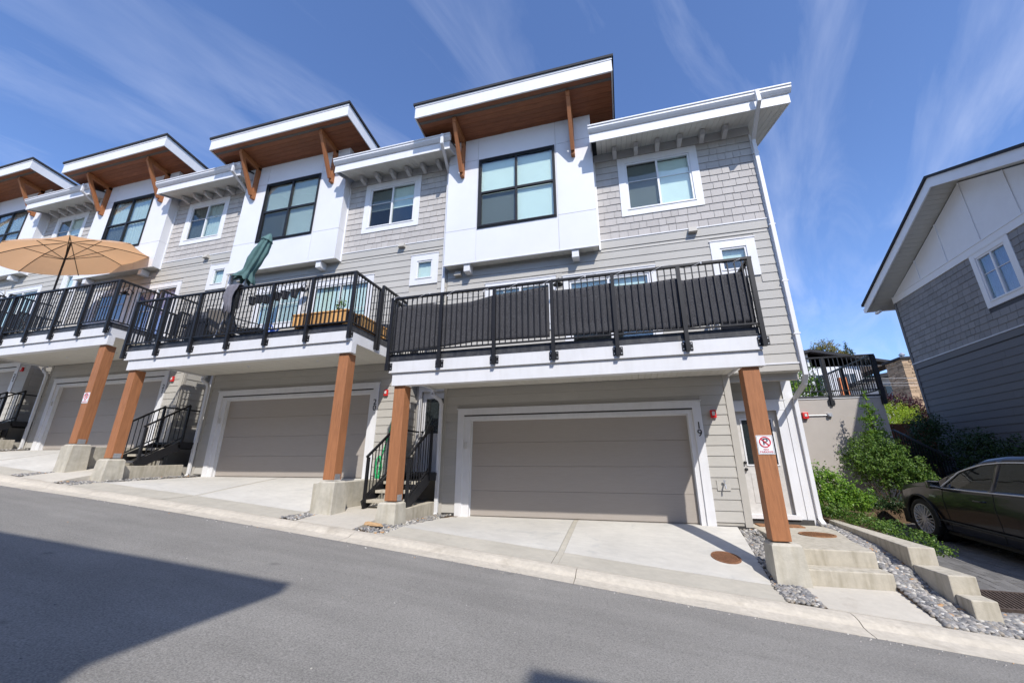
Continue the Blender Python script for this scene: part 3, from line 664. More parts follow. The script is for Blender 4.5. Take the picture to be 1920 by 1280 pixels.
    nb = 28
    for k in range(nb):
        a = lerp(-4.27, -.17, k/nb); b = lerp(-4.27, -.17, (k+1)/nb); MB().box(a+.003, b-.003, YB_+.03, -.003, 6.262, 6.288).build('soffit_board', OFFWH, bo)
    MB().box(-4.292, -.148, YB_-.012, YB_+.03, 6.235, 6.269).build('drip_edge', WHITE, bo)
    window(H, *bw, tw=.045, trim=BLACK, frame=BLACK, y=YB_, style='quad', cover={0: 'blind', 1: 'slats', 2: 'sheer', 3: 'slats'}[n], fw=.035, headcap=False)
    for x in (-3.63, -.74):
        MB().box(x-.085, x+.085, -.27, 0, 6.03, 6.235).box(x-.1, x+.1, -.285, 0, 6.215, 6.24).build('bay_support', WHITE, H, bevel=.008)
    # high roof over the bay
    X0, X1, YF, sl_ = -4.93, .50, -1.35, -.14; ztop = lambda y, z: z+sl_*(y-YF)
    def slab(mb, x0, x1, y0, y1, z0, z1): mb.hexa([(x0, y0, ztop(y0, z0)), (x1, y0, ztop(y0, z0)), (x1, y1, ztop(y1, z0)), (x0, y1, ztop(y1, z0)), (x0, y0, ztop(y0, z1)), (x1, y0, ztop(y0, z1)), (x1, y1, ztop(y1, z1)), (x0, y1, ztop(y1, z1))])
    mb = MB(); slab(mb, X0-.05, X1+.05, YF-.05, 6, 10.86, 10.93); slab(mb, X0+.03, X1-.03, YF+.04, 6, 10.51, 10.86); rf = mb.build('roof', ROOFD, H)
    mb = MB(); slab(mb, X0, X1, YF, YF+.035, 10.44, 10.855); slab(mb, X0, X0+.03, YF+.035, 6, 10.44, 10.855); slab(mb, X1-.03, X1, YF+.035, 6, 10.44, 10.855); mb.build('fascia', WHITE, rf)
    mb = MB(); slab(mb, X0-.012, X1+.012, YF-.014, YF, 10.80, 10.858); mb.build('fascia_trim', WHITE, rf)
    y = YF+.04; k = 0
    while y < .9:
        if k == 1: mb = MB(); slab(mb, X0+.035, X1-.035, y, y+.07, 10.465, 10.51); mb.build('soffit_vent', mat('grey_vent', (.13, .115, .10), .6, 40, .3), rf); y += .076
        mb = MB(); slab(mb, X0+.035, X1-.035, y+.002, min(.9, y+.135), 10.47, 10.51); mb.build('soffit_plank', CEDAR, rf); y += .139; k += 1
    for x in (-3.83, -.65):
        mb = MB(); mb.box(x-.05, x+.05, YB_-.13, YB_, 9.0, 10.28)
        mb.hexa([(x-.05, -1.12, 10.26), (x+.05, -1.12, 10.26), (x+.05, YB_, 10.16), (x-.05, YB_, 10.16), (x-.05, -1.12, 10.43), (x+.05, -1.12, 10.43), (x+.05, YB_, 10.32), (x-.05, YB_, 10.32)])
        mb.bar((x, YB_-.14, 9.10), (x, -1.06, 10.30), .098, .11)
        br = mb.build('roof_bracket', mat('bracket_stain', (0.33, 0.125, 0.045), .6, 6, .15, .2, 30, stretch=(6, 6, .6)), H, bevel=.006)
        bb = MB()
        for zz in (9.12, 9.55, 10.0): bb.tube((x, YB_-.145, zz), (x, YB_-.128, zz), .014, 8)
        bb.build('bolt', BLACK, br)
    # low roof, gutter
    GX0, GX1 = -.19, (4.30 if n == 0 else 3.66); g2 = .3; zr = lambda y, z: z+g2*(y+.77)
    def slab2(mb, x0, x1, y0, y1, z0, z1): mb.hexa([(x0, y0, zr(y0, z0)), (x1, y0, zr(y0, z0)), (x1, y1, zr(y1, z0)), (x0, y1, zr(y1, z0)), (x0, y0, zr(y0, z1)), (x1, y0, zr(y0, z1)), (x1, y1, zr(y1, z1)), (x0, y1, zr(y1, z1))])
    mb = MB(); slab2(mb, GX0 if n == 0 else -.148, GX1, -.74, 5.5, 9.19, 9.26); lr = mb.build('low_roof', ROOFD, H)
    mb = MB(); slab2(mb, GX0, GX1, -.77, -.742, 8.94, 9.20)
    if n == 0: slab2(mb, GX1-.03, GX1, -.742, 5.5, 8.94, 9.20)
    slab2(mb, GX0, GX0+.025, -.742, -.31, 8.94, 9.20)
    if n: slab2(mb, GX1-.025, GX1, -.742, -.31, 8.94, 9.20)
    mb.build('fascia', WHITE, lr)
    mb = MB().extx([(-.772, 9.20), (-.772, 9.38), (-.80, 9.39), (-.885, 9.39), (-.895, 9.375), (-.895, 9.345), (-.872, 9.33), (-.872, 9.28), (-.835, 9.235), (-.80, 9.20)], GX0-.02, GX1+.04); mb.build('gutter', WHITE, lr)
    nb = round((GX1-GX0)/.13)
    for k in range(nb):
        a = lerp(GX0+.03, GX1-.03, k/nb); b = lerp(GX0+.03, GX1-.03, (k+1)/nb)
        if a < -.15: continue
        mb = MB(); slab2(mb, a+.003, b-.003, -.74, 0 if b < XR else 5.4, 8.955, 8.972); mb.build('soffit_board', OFFWH, lr)
    piece('frieze_board', GREYW, H, -.14, XR, -.028, 0, 8.925, 9.16)
    for x in (.42, .96, 1.49, 2.02, 2.55, 3.07):
        mb = MB(); mb.hexa([(x-.05, -.30, 8.95), (x+.05, -.30, 8.95), (x+.05, -.028, 8.90), (x-.05, -.028, 8.90), (x-.05, -.34, 9.06), (x+.05, -.34, 9.06), (x+.05, -.028, 9.14), (x-.05, -.028, 9.14)]); mb.build('rafter_tail', GREYW, H)
    # downspouts
    if n == 0: pts = [(3.62, -.93, 9.30), (3.63, -.92, 9.02), (3.69, -.07, 8.70), (3.69, -.05, 2.86), (3.70, .10, 2.70), (3.70, .72, 2.48), (3.70, .74, .08), (3.70, .62, -.0)]
    else: pts = [(3.50, -.93, 9.30), (3.49, -.92, 9.02), (3.36, -.08, 8.70), (3.36, -.06, 3.28)]
    def spout(pts, nm='downspout'):
        mb = MB()
        for p, q in zip(pts, pts[1:]):
            d = (Vector(q)-Vector(p)).normalized()*.02; mb.bar(Vector(p)-d, Vector(q)+d, .085, .07, up=(0, 1, 0) if abs(q[2]-p[2]) > abs(q[1]-p[1]) else (0, 0, 1))
        o = mb.build(nm, WHITE, H, bevel=.008)
        return o
    spout(pts); spout([(-4.49, -.10, 2.93), (-4.49, -.10, 2.80), (-4.40, -.10, 2.72), (-4.28, -.09, 2.65), (-4.235, -.085, 2.54), (-4.235, -.085, .04), (-4.235, -.19, -.05)])
    if n == 0:
        for z in (8.3, 6.3, 4.9, 3.7): piece('pipe_strap', WHITE, H, 3.63, 3.75, -.095, -.005, z, z+.03)
        piece('corner_board', WHITE, H, 3.63, 3.672, -.032, .06, 3.12, 8.92)
        piece('door_trim', WHITE, H, 3.50, 3.69, .755, .8, -.04, 2.93)
    # balcony
    bx0, bx1 = -4.38, 2.31; uxl, uxr = (-4.45, 2.31) if n == 0 else (-4.50, 2.235)
    bal = MB().box(uxl+.03, uxr-.03, -2.14, 0, 2.97, 3.262).build('balcony', mat('deck_membrane', (.22, .215, .21), .8, 20, .1), H)
    MB().box(bx0, bx1, -2.15, -1.99, 2.63, 2.885).build('beam', WHITE, bal, bevel=.004)
    MB().box(uxl, uxr, -2.19, -2.15, 2.89, 3.145).box(uxl, uxl+.035, -2.15, 0, 2.89, 3.145).box(uxr-.035, uxr, -2.15, 0, 2.89, 3.145).build('fascia', WHITE, bal, bevel=.003)
    MB().box(uxl-.012, uxr+.012, -2.203, -2.17, 3.13, 3.155).box(uxl+.006, uxr-.006, -2.18, -2.14, 3.155, 3.275).box(uxr-.03, uxr+.006, -2.14, 0, 3.13, 3.275).box(uxl-.006, uxl+.03, -2.14, 0, 3.13, 3.275).build('edge_flashing', BLKM, bal)
    nb = 52; mbj = MB()
    for k in range(nb):
        a = lerp(uxl+.04, uxr-.04, k/nb); b = lerp(uxl+.04, uxr-.04, (k+1)/nb)
        if n < 2: MB().box(a+.003, b-.003, -2.14, -.035, 2.93, 2.955).build('soffit_board', OFFWH, bal)
        else: mbj.box(a+.003, b-.003, -2.14, -.035, 2.93, 2.955)
    if mbj.v: stuff(mbj.build('soffit_board', OFFWH, bal))
    MB().box(uxl+.04, uxr-.04, -2.14, -.03, 2.955, 2.97).build('deck_underside', OFFWH, bal)
    lt = {0: [], 1: [(-.73, -1.35)], 2: [(-.6, -1.35)], 3: []}[n]
    for lx, ly in lt: MB().lathe((lx, ly, 2.93), [(0, -.012), (.07, -.012), (.085, -.006), (.09, 0)], 20).build('ceiling_light', WHITE, bal)
    for lx in (-2.05, .22): MB().lathe((lx, -.75, 2.93), [(0, -.05), (.02, -.045), (.025, -.02), (.04, -.012), (.045, 0)], 14).build('sprinkler_head', WHITE, bal)
    # railing
    rx = [x if n == 0 else lerp(-4.52, 2.26, i/6) for i, x in enumerate(RAILX0)]
    RY = -2.235
    mb = MB().box(rx[0]-.04, rx[-1]+.04, RY-.032, RY+.032, 4.465, 4.51).box(rx[0], rx[-1], RY-.016, RY+.016, 3.295, 3.325)
    for x in (rx[0], rx[-1]):
        mb.box(x-.032, x+.032, RY+.032, -1.24, 4.465, 4.51).box(x-.016, x+.016, RY+.03, -1.24, 3.295, 3.325)
        mb.box(x-.032, x+.032, -1.17, -.03, 4.60, 4.645).box(x-.016, x+.016, -1.17, -.03, 3.36, 3.39)
    rl = mb.build('railing', BLACK, H, bevel=.003)
    for x in rx:
        MB().box(x-.032, x+.032, RY-.034, RY+.034, 2.93, 4.464).build('post', BLACK, rl)
        pm = MB().box(x-.085, x+.085, -2.203, -2.192, 2.945, 3.09)
        pm.build('base_plate', BLACK, rl)
        if not J:
            bm_ = MB()
            for dx in (-.062, .062):
                for z in (2.975, 3.06): bm_.tube((x+dx, -2.212, z), (x+dx, -2.2, z), .010, 8)
            bm_.build('bolt', GALV, rl)
    for x in (rx[0], rx[-1]):
        for y0, z1 in ((-1.26, 4.465), (-1.15, 4.60)): MB().box(x-.03, x+.03, y0-.03, y0+.03, 2.95, z1).build('post', BLACK, rl)
    s = .0186
    for x0, x1 in zip(rx, rx[1:]):
        for k in range(1, 10):
            x = lerp(x0, x1, k/10); piece('baluster', BLACK, rl, x-s/2, x+s/2, RY-s/2, RY+s/2, 3.325, 4.465)
    for x in (rx[0], rx[-1]):
        for k in range(1, 9): y = lerp(RY, -1.26, k/9); piece('baluster', BLACK, rl, x-s/2, x+s/2, y-s/2, y+s/2, 3.325, 4.465)
        for k in range(1, 10): y = lerp(-1.15, -.03, k/10); piece('baluster', BLACK, rl, x-s/2, x+s/2, y-s/2, y+s/2, 3.39, 4.60)
    # posts and pedestals
    for x0, x1, zb, gz in ((-4.34, -4.10, .475, None), (1.985, 2.23, .085 if n == 0 else .045, None)):
        MB().box(x0, x1, -2.1, -1.86, zb, 2.63).build('timber_post', STAIN, H, bevel=.006)
        piece('post_strap', GALV, H, x0+.03 if x0 > 0 else x0+.0, x1-.06, -2.103, -2.1, zb, zb+.10) if n == 99 else MB().box(x1, x1+.004, -2.06, -1.9, zb, zb+.11).build('post_strap', GALV, H)
        a, b = (x0-.09, x1+.04) if x0 < 0 else (x0-.04, x1+.10)
        lo = zB(ux+(a+b)/2)-uz-.25; tz = zb-.02
        MB().hexa([(a-.03, -2.22, lo), (b+.03, -2.22, lo), (b+.03, -1.76, lo), (a-.03, -1.76, lo), (a, -2.16, tz-.03), (b, -2.16, tz-.03), (b, -1.80, tz-.03), (a, -1.80, tz-.03)]).hexa([(a, -2.16, tz-.03), (b, -2.16, tz-.03), (b, -1.80, tz-.03), (a, -1.80, tz-.03), (a+.03, -2.13, tz), (b-.03, -2.13, tz), (b-.03, -1.83, tz), (a+.03, -1.83, tz)]).build('pedestal', CONC, H)
    # garage
    gt = MB().box(-3.806, -3.64, -.04, 0, -.02, 2.262).box(1.50, 1.666, -.04, 0, -.06, 2.262).box(-3.806, 1.666, -.04, 0, 2.262, 2.395).build('garage_trim', WHITE, H, bevel=.003)
    MB().box(-3.83, 1.69, -.06, 0, 2.397, 2.418).build('head_cap', WHITE, gt)
    MB().box(-3.64, 1.50, -.03, 0, 2.235, 2.258).build('dark_reveal', DARKC, gt)
    MB().box(-3.64, -3.47, -.012, .12, -.02, 2.23).box(1.40, 1.50, -.012, .12, -.06, 2.23).box(-3.47, 1.40, -.012, .12, 2.14, 2.228).build('jamb', WHITE, gt)
    MB().box(-3.47, -3.455, .06, .1, -.02, 2.14).box(1.385, 1.40, .06, .1, -.02, 2.14).box(-3.455, 1.385, .06, .1, 2.12, 2.14).build('weather_strip', WHITE, gt)
    gdr = MB().box(-3.47, 1.40, .112, .16, -.03, 2.16).build('garage_door', DOORM, H)
    for k in range(4): MB().box(-3.455, 1.385, .09, .112, .012+k*.534, .012+(k+1)*.534-.004).build('door_panel', DOORM, gdr, bevel=.003)
    piece('keypad', GREYW, H, -3.60, -3.545, -.045, -.012, 1.47, 1.62)
    for i, ch in enumerate(('19', '20', '21', '22')[n]):
        text_part('house_number', ch, .20, (1.585, -.046, 1.89-.155*i), NUMM, H)
    # entry door
    dz = .145; dx0, dx1 = (2.50, 3.32) if n == 0 else (2.50, 3.36)
    dr = MB().box(dx0-.03, dx1+.10, .86, .90, dz-.06, 2.29).build('entry_door', mat('door_paint', (.52, .50, .47), .5) if n == 0 else WHITE, H)
    gx0, gx1, gz0, gz1 = dx0+.12, dx1-.12, 1.12, 2.06
    MB().box(gx0-.03, gx1+.03, .845, .86, gz0-.03, gz0).box(gx0-.03, gx1+.03, .845, .86, gz1, gz1+.03).box(gx0-.03, gx0, .845, .86, gz0, gz1).box(gx1, gx1+.03, .845, .86, gz0, gz1).build('glass_frame', WHITE, dr)
    MB().box(gx0, gx1, .852, .858, gz0, gz1).build('door_glass', mat('dark_glass', (.02, .025, .025), .06, spec=.8), dr)
    MB().box(gx0+.02, gx1-.02, .852, .86, .35, .95).build('door_panel', MATS.get('door_paint', WHITE) if n == 0 else WHITE, dr, bevel=.006)
    MB().tube((dx0+.06, .80, 1.02), (dx0+.06, .86, 1.02), .03, 12).tube((dx0+.06, .80, 1.16), (dx0+.06, .86, 1.16), .028, 12).build('door_knob', BLACK, dr, smooth=True)
    MB().box(2.40, 2.50, .77, .8, .05, 2.45).box(dx1, dx1+.19, .77, .8, .05, 2.45).box(2.40, dx1+.19, .765, .8, 2.25, 2.46).box(2.40, dx1+.21, .75, .8, 2.46, 2.48).build('door_trim', WHITE, H)
    MB().box(dx0-.1, dx1+.06, .70, .92, .06, .14).build('door_sill', WHITE, H)
    MB().box(2.33, 3.60, .74, .8, -.04, .06).build('foundation', DARKC, H)
    # fixtures that belong to the wall
    for vx, vz in (((2.03, 6.44), (-3.95, 6.08)) if n != 1 else ((1.97, 6.46), (-3.9, 6.08))):
        MB().hexa([(vx-.10, -.15, vz-.06), (vx+.10, -.15, vz-.06), (vx+.10, 0, vz-.06), (vx-.10, 0, vz-.06), (vx-.08, -.10, vz+.07), (vx+.08, -.10, vz+.07), (vx+.08, 0, vz+.07), (vx-.08, 0, vz+.07)]).build('vent_hood', TRIMG, H)
    return H
HOUSES = [townhouse(n) for n in UNITS]

# ------------------------------------------------------------ strobes, lamps, hose bib, signs
ORD = ['end', 'planter balcony', 'tan parasol', 'leftmost']
for n in UNITS:
    ux, uz = -PITCH*n, RISE*n; x = ux+1.89
    s = thing('alarm_strobe', 'red fire alarm box on the siding beside the garage of the %s unit' % ORD[n], 'alarm', (x, 0, uz+2.12), 0, 'red alarm boxes beside the garages')
    MB().box(-.055, .055, -.07, -.02, -.08, .08).build('housing', RED, s, bevel=.008)
    MB().box(-.028, .028, -.085, -.07, -.03, .05).build('lens', GREYW, s, bevel=.004)
    MB().box(-.035, .035, -.02, 0, -.06, .06).build('back_box', RED, s)
hb = thing('hose_bib', 'small brass tap on the siding right of the end garage', 'tap', (1.9, 0, .73))
MB().box(-.13, .11, -.028, -.021, -.10, .10).build('plate', SIDING, hb)
MB().tube((0, -.02, .03), (0, -.12, .02), .014, 10).tube((0, -.11, .02), (0, -.14, -.06), .013, 10).build('spout', GALV, hb)
MB().tube((0, -.08, .03), (.0, -.08, .08), .008, 8).tube((0, -.075, .08), (0, -.085, .08), .024, 14).build('handle', GALV, hb)

def no_parking(loc, label):
    s = thing('no_parking_sign', label, 'sign', loc, 0, 'no parking signs on the posts')
    SW = mat('sign_white', (.80, .80, .82), .35); SR = mat('sign_red', (.60, .03, .05), .4); SB = mat('sign_black', (.02, .02, .04), .4)
    MB().box(-.112, .112, -.006, 0, -.14, .14).build('panel', SW, s, bevel=.002)
    bd = MB().box(-.104, .104, -.0075, -.006, .128, .131).box(-.104, .104, -.0075, -.006, -.131, -.128).box(-.104, -.101, -.0075, -.006, -.128, .128).box(.101, .104, -.0075, -.006, -.128, .128).build('border', SB, s)
    ring = MB(); n = 40; cx, cz, r1_, r2_ = 0, .042, .079, .066
    for k in range(n):
        a0, a1 = 2*math.pi*k/n, 2*math.pi*(k+1)/n; b = len(ring.v)
        for rr in (r1_, r2_):
            for a in (a0, a1):
                for y in (-.0125, -.006): ring.v.append((cx+rr*math.cos(a), y, cz+rr*math.sin(a)))
        o_ = b; ring.f += [(o_, o_+2, o_+6, o_+4), (o_, o_+1, o_+3, o_+2), (o_+4, o_+6, o_+7, o_+5)]
    ring.bar((-.05, -.0115, cz+.05), (.05, -.0115, cz-.05), .004, .013, up=(0, 0, 1)).build('prohibition_ring', SR, s)
    text_part('letter', 'P', .135, (0.004, -.0085, cz-.001), SB, s, ext=.001, sx=1.15)
    text_part('lettering', 'NO', .036, (0, -.0085, -.068), SR, s, ext=.001, sx=1.25); text_part('lettering', 'PARKING', .036, (0, -.0085, -.103), SR, s, ext=.001, sx=1.18)
    return s
no_parking((2.115, -2.101, 1.415), 'no parking sign on the rightmost post, beside the end door')
no_parking((-2*PITCH+1.985-.0+.12, -2.101, 2.77), 'small no parking sign on the right post of the tan parasol unit')

def wall_lamp(x, z, label):
    t = thing('wall_lamp', label, 'lamp', (x, 0, z), 0, 'barn lamps on the balcony walls')
    MB().tube((0, -.03, .06), (0, 0, .06), .05, 16).build('mount', BLACK, t)
    MB().path([(0, -.03, .06), (0, -.10, .15), (0, -.19, .16), (0, -.24, .10), (0, -.24, .03)], .011, 8).build('arm', BLACK, t)
    MB().lathe((0, -.24, -.04), [(.02, .09), (.05, .07), (.07, .03), (.13, -.01), (.135, -.02), (.12, -.015), (.05, .02)], 24).build('shade', BLACK, t, smooth=True)
wall_lamp(-1.2, 5.40, 'black barn lamp on the wall of the dark screened balcony')
wall_lamp(-PITCH-1.2, 5.40+RISE, 'black barn lamp on the wall of the planter balcony')
wall_lamp(-2*PITCH-1.2, 5.40+2*RISE, 'black barn lamp on the wall of the tan parasol balcony')
wall_lamp(-3*PITCH-1.2, 5.40+3*RISE, 'black barn lamp on the wall of the leftmost balcony')

# ------------------------------------------------------------ stairs in the alcoves
for n in (1, 2, 3):
    ux, uz = -PITCH*n, RISE*n
    s = thing('entry_stair', 'black steel stair with pale treads in the alcove right of the %s garage' % ORD[n], 'stair', (ux, 0, uz), 0, 'steel entry stairs in the alcoves')
    z0 = -.535; ris = .17; go = .29; ys = -1.38
    for k in range(4):
        z = z0+ris*(k+1); y = ys+go*k
        if k < 3: MB().box(2.53, 3.44, y, y+.29, z-.06, z).build('tread', STEPC, s, bevel=.005)
    MB().box(2.47, 3.50, ys+3*go, .74, .085, .145).build('landing', BLACK, s)
    for x in (2.50, 3.47):
        st_ = MB().bar((x, ys-.08, z0+.06), (x, ys+3*go+.02, z0+ris*4-.10), .035, .20).bar((x, ys+3*go, .06), (x, .70, .06), .035, .17)
        st_.bar((x-.01, ys-.02, z0-.03), (x-.01, ys+3*go+.05, z0+ris*4-.21), .06, .02); st_.build('stringer', BLACK, s)
        h = MB().bar((x, ys-.08, z0+1.02), (x, ys+3*go+.08, z0+ris*3.9+1.05), .045, .045).bar((x, ys, z0+.24), (x, ys+3*go+.05, z0+ris*4+.12), .03, .03)
        h.box(x-.028, x+.028, ys-.05, ys+.006, z0, z0+1.02).box(x-.028, x+.028, ys+3*go+.04, ys+3*go+.096, 0, z0+ris*4+1.03)
        h.box(x-.022, x+.022, ys+3*go+.09, .72, z0+ris*4+.99, z0+ris*4+1.03) if x < 3 else None
        hr = h.build('handrail', BLACK, s, bevel=.003)
        for k in range(1, 8):
            t = k/8; y = lerp(ys, ys+3*go+.05, t); zb_ = lerp(z0+.24, z0+ris*4+.12, t); zt_ = lerp(z0+1.02, z0+ris*4+1.03, t)
            MB().box(x-.008, x+.008, y-.008, y+.008, zb_, zt_).build('baluster', BLACK, hr)
    w = MB().hexa([(1.80, -2.12, -1.1), (2.065, -2.12, -1.1), (2.065, -.045, -.8), (1.80, -.045, -.8), (1.80, -2.12, -.02), (2.065, -2.12, -.02), (2.065, -.045, -.005), (1.80, -.045, -.005)]).build('retaining_wall', CONC, None, bevel=.008)
    w.location = (ux, 0, uz); tag(w, 'low concrete wall right of the driveway of the %s unit' % ORD[n], 'wall', 'low walls beside the driveways')
    c = MB().hexa([(3.40, -1.92, -1.2), (3.56, -1.92, -1.2), (3.56, -.3, -1.2), (3.40, -.3, -1.2), (3.40, -1.92, -.50), (3.56, -1.92, -.50), (3.56, -.3, -.47), (3.40, -.3, -.47)]).build('stair_curb', STEPC, None, bevel=.008)
    c.location = (ux, 0, uz); tag(c, 'narrow concrete curb below the stair of the %s unit' % ORD[n], 'curb', 'curbs below the entry stairs')

# coiled hose on the siding beside the stair left of the end unit, wood scrap
def smooth_path(pts, sub=6):
    P = [Vector(p) for p in pts]; outp = []
    for i in range(len(P)-1):
        p0 = P[max(0, i-1)]; p1 = P[i]; p2 = P[i+1]; p3 = P[min(len(P)-1, i+2)]
        for k in range(sub):
            t = k/sub; outp.append(.5*((2*p1)+(-p0+p2)*t+(2*p0-5*p1+4*p2-p3)*t*t+(-p0+3*p1-3*p2+p3)*t**3))
    outp.append(P[-1]); return outp
ux, uz = -PITCH, RISE
hp = [(2.16, -.06, 1.55+uz-.0), (2.12, -.05, 1.2+uz), (2.02, -.06, .8+uz), (1.94, -.07, .45+uz)]
loops = []
for k in range(34):
    t = k/33*3*2*math.pi; loops.append((1.90+.075*math.sin(t), -.07-.01*(k % 5), .27+uz-.26*math.cos(t)-(0.0 if k < 20 else .03)))
hpts = [(ux+p[0], p[1], p[2]) for p in hp+loops]
hz = MB().path(smooth_path(hpts, 4), .014, 7).build('garden_hose', GREENP, None, smooth=True); tag(hz, 'green garden hose hanging coiled on the siding beside the stair left of the end unit', 'hose')
wl = MB().hexa([(-.17, -.05, 0), (.18, -.03, 0), (.15, .05, 0), (-.14, .04, 0), (-.15, -.03, .05), (.10, -.02, .035), (.12, .03, .03), (-.12, .03, .055)]).hexa([(-.05, -.09, 0), (.22, -.08, 0), (.2, -.035, 0), (-.03, -.04, 0), (-.03, -.08, .03), (.18, -.075, .02), (.17, -.05, .02), (-.02, -.05, .03)]).build('wood_scrap', WOODB, None, bevel=.006)
wl.location = (-4.24, -2.52, zB(-4.2)+.05); wl.rotation_euler = (0, .05, .15); tag(wl, 'splintered piece of wood lying on pebbles before the left post of the end unit', 'wood')

# ------------------------------------------------------------ balcony 19: shade cloth, string lights
sc = MB(); nx, nz_ = 150, 14
tops = [(-4.4, 4.295), (-4.1, 4.315), (-3.6, 4.325), (-3.3, 4.245), (-2.7, 4.255), (-2.22, 4.345), (-1.7, 4.365), (-1.12, 4.415), (-1.0, 4.295), (-0.5, 4.295), (0.03, 4.325), (0.1, 4.255), (0.7, 4.245), (1.15, 4.275), (1.25, 4.215), (1.7, 4.245), (2.2, 4.265)]
bots = [(-4.40, 3.29), (-4.0, 3.31), (-3.4, 3.34), (-2.6, 3.40), (-2.2, 3.39), (-1.15, 3.37), (-1.0, 3.37), (0, 3.36), (1.2, 3.335), (1.6, 3.36), (2.2, 3.36)]
for i in range(nx+1):
    x = lerp(-4.40, 2.25, i/nx)
    for j in range(nz_+1):
        t = j/nz_; z = lerp(interp(x, bots), interp(x, tops), t)
        y = -2.208+.008*noise.noise(Vector((x*1.1, z*3.5, 1)))+.010*noise.noise(Vector((x*.7+z*1.2, z*6.5, 7)))
        sc.v.append((x, max(y, -2.216), z))
for i in range(nx):
    x = lerp(-4.40, 2.25, (i+.5)/nx)
    if -1.12 < x < -1.085: continue
    for j in range(nz_): a = i*(nz_+1)+j; sc.f.append((a, a+nz_+1, a+nz_+2, a+1))
b0 = len(sc.v)
for i in range(21):   # return along the right side
    y = lerp(-2.19, -.1, i/20)
    for j in range(nz_+1): sc.v.append((2.29+.012*noise.noise(Vector((y*3, j*.4, 3))), y, lerp(3.36, 4.20-.05*math.sin(i*.5), j/nz_)))
for i in range(20):
    for j in range(nz_): a = b0+i*(nz_+1)+j; sc.f.append((a, a+nz_+1, a+nz_+2, a+1))
o = sc.build('shade_cloth', MESHF, None, smooth=True, fix=False); tag(o, 'black woven privacy screen tied inside the railing of the end balcony', 'screen')
o.modifiers.new('solid', 'SOLIDIFY').thickness = .004
sg = thing('string_lights', 'white cable with small bulbs wound along the top rail of the end balcony', 'lights', (0, 0, 0))
pts = []
for i in range(150):
    x = lerp(-4.4, 2.2, i/149); t = i*.42; pts.append((x, -2.235-.045*math.cos(t), 4.49+.05*math.sin(t)-.06*max(0, math.sin(x*2.1))*(x < -2)))
MB().path(pts, .004, 5).build('cable', WHITE, sg)
bl = MB()
for i in range(0, 150, 9): bl.lathe((pts[i][0], pts[i][1]-.012, pts[i][2]-.03), [(0, -.018), (.009, -.01), (.009, .01), (.005, .02)], 8)
bl.build('bulb', WHITE, sg)

# ------------------------------------------------------------ balcony 20 furnishings
UX, UZ = -PITCH, RISE; DZ = 3.27+RISE
def planter(x0, x1, y0, y1, label, along):
    t = thing('planter_box', label, 'planter', (0, 0, 0), 0, 'wooden planters in the balcony corner')
    z0, z1 = DZ+.10, DZ+.37
    MB().box(x0+.02, x1-.02, y0+.02, y1-.02, z0, z1-.04).build('soil', SOIL, t)
    n = int((x1-x0 if along else y1-y0)/.11)
    for k in range(n):
        if along:
            a = lerp(x0, x1, k/n); b = lerp(x0, x1, (k+1)/n)
            for yy in (y0, y1-.02): piece('plank', PLANK, t, a+.004, b-.004, yy, yy+.02, z0-.02, z1-.03)
        else:
            a = lerp(y0, y1, k/n); b = lerp(y0, y1, (k+1)/n)
            for xx in (x0, x1-.02): piece('plank', PLANK, t, xx, xx+.02, a+.004, b-.004, z0-.02, z1-.03)
    MB().box(x0-.02, x1+.02, y0-.02, y0+.04, z1-.03, z1).box(x0-.02, x1+.02, y1-.04, y1+.02, z1-.03, z1).box(x0-.02, x0+.04, y0+.04, y1-.04, z1-.03, z1).box(x1-.04, x1+.02, y0+.04, y1-.04, z1-.03, z1).build('rim', PLANK, t)
    MB().box(x0+.05, x0+.12, y0+.05, y1-.05, DZ, z0).box(x1-.12, x1-.05, y0+.05, y1-.05, DZ, z0).build('feet', PLANK, t)
planter(-7.12, -5.66, -2.16, -1.86, 'long cedar planter along the front railing of the planter balcony', True)
planter(-5.86, -5.56, -1.80, -.75, 'cedar planter along the right side railing of the planter balcony', False)
def leaves(name, m, parent, blobs, n, size, seed=0, flat=.0, aspect=.5, shell=.55, droop=0.0):
    rg = random.Random(seed); Vv, Ff = [], []
    tot = sum(b[1][0]*b[1][1]*b[1][2] for b in blobs)
    for c, r in blobs:
        k = int(n*r[0]*r[1]*r[2]/tot)+1
        for _ in range(k):
            d = Vector((rg.gauss(0, 1), rg.gauss(0, 1), rg.gauss(0, 1))).normalized(); q = shell+(1-shell)*rg.random()**.7
            q *= 1+.55*noise.noise(Vector((d.x*3.2+c[0]*3, d.y*3.2+c[1], d.z*3.2)))
            p = Vector((c[0]+d.x*r[0]*q, c[1]+d.y*r[1]*q, c[2]+d.z*r[2]*q))
            if noise.noise(p*(1.5/size**.5)) < -.13: continue
            s = size*rg.uniform(.6, 1.25); a = (d+Vector((rg.gauss(0, .6), rg.gauss(0, .6), rg.gauss(0, .6)+.25))).normalized()
            t = a.cross(Vector((rg.gauss(0, 1), rg.gauss(0, 1), rg.gauss(0, 1)))).normalized(); u = a.cross(t)
            b = len(Vv); h = s*aspect
            bend = a*(-s*.18)
            Vv += [tuple(p-t*s*.5+bend), tuple(p+u*h*.5), tuple(p+t*s*.5+bend), tuple(p-u*h*.5)]
            Ff.append((b, b+1, b+3)); Ff.append((b+1, b+2, b+3))
    me = bpy.data.meshes.new(name); me.from_pydata(Vv, [], Ff); me.materials.append(m)
    return link(bpy.data.objects.new(name, me), parent)
pl = thing('potted_plant', 'small leafy green plant rising from the front planter on the planter balcony', 'plant', (-5.98, -2.0, DZ+.35))
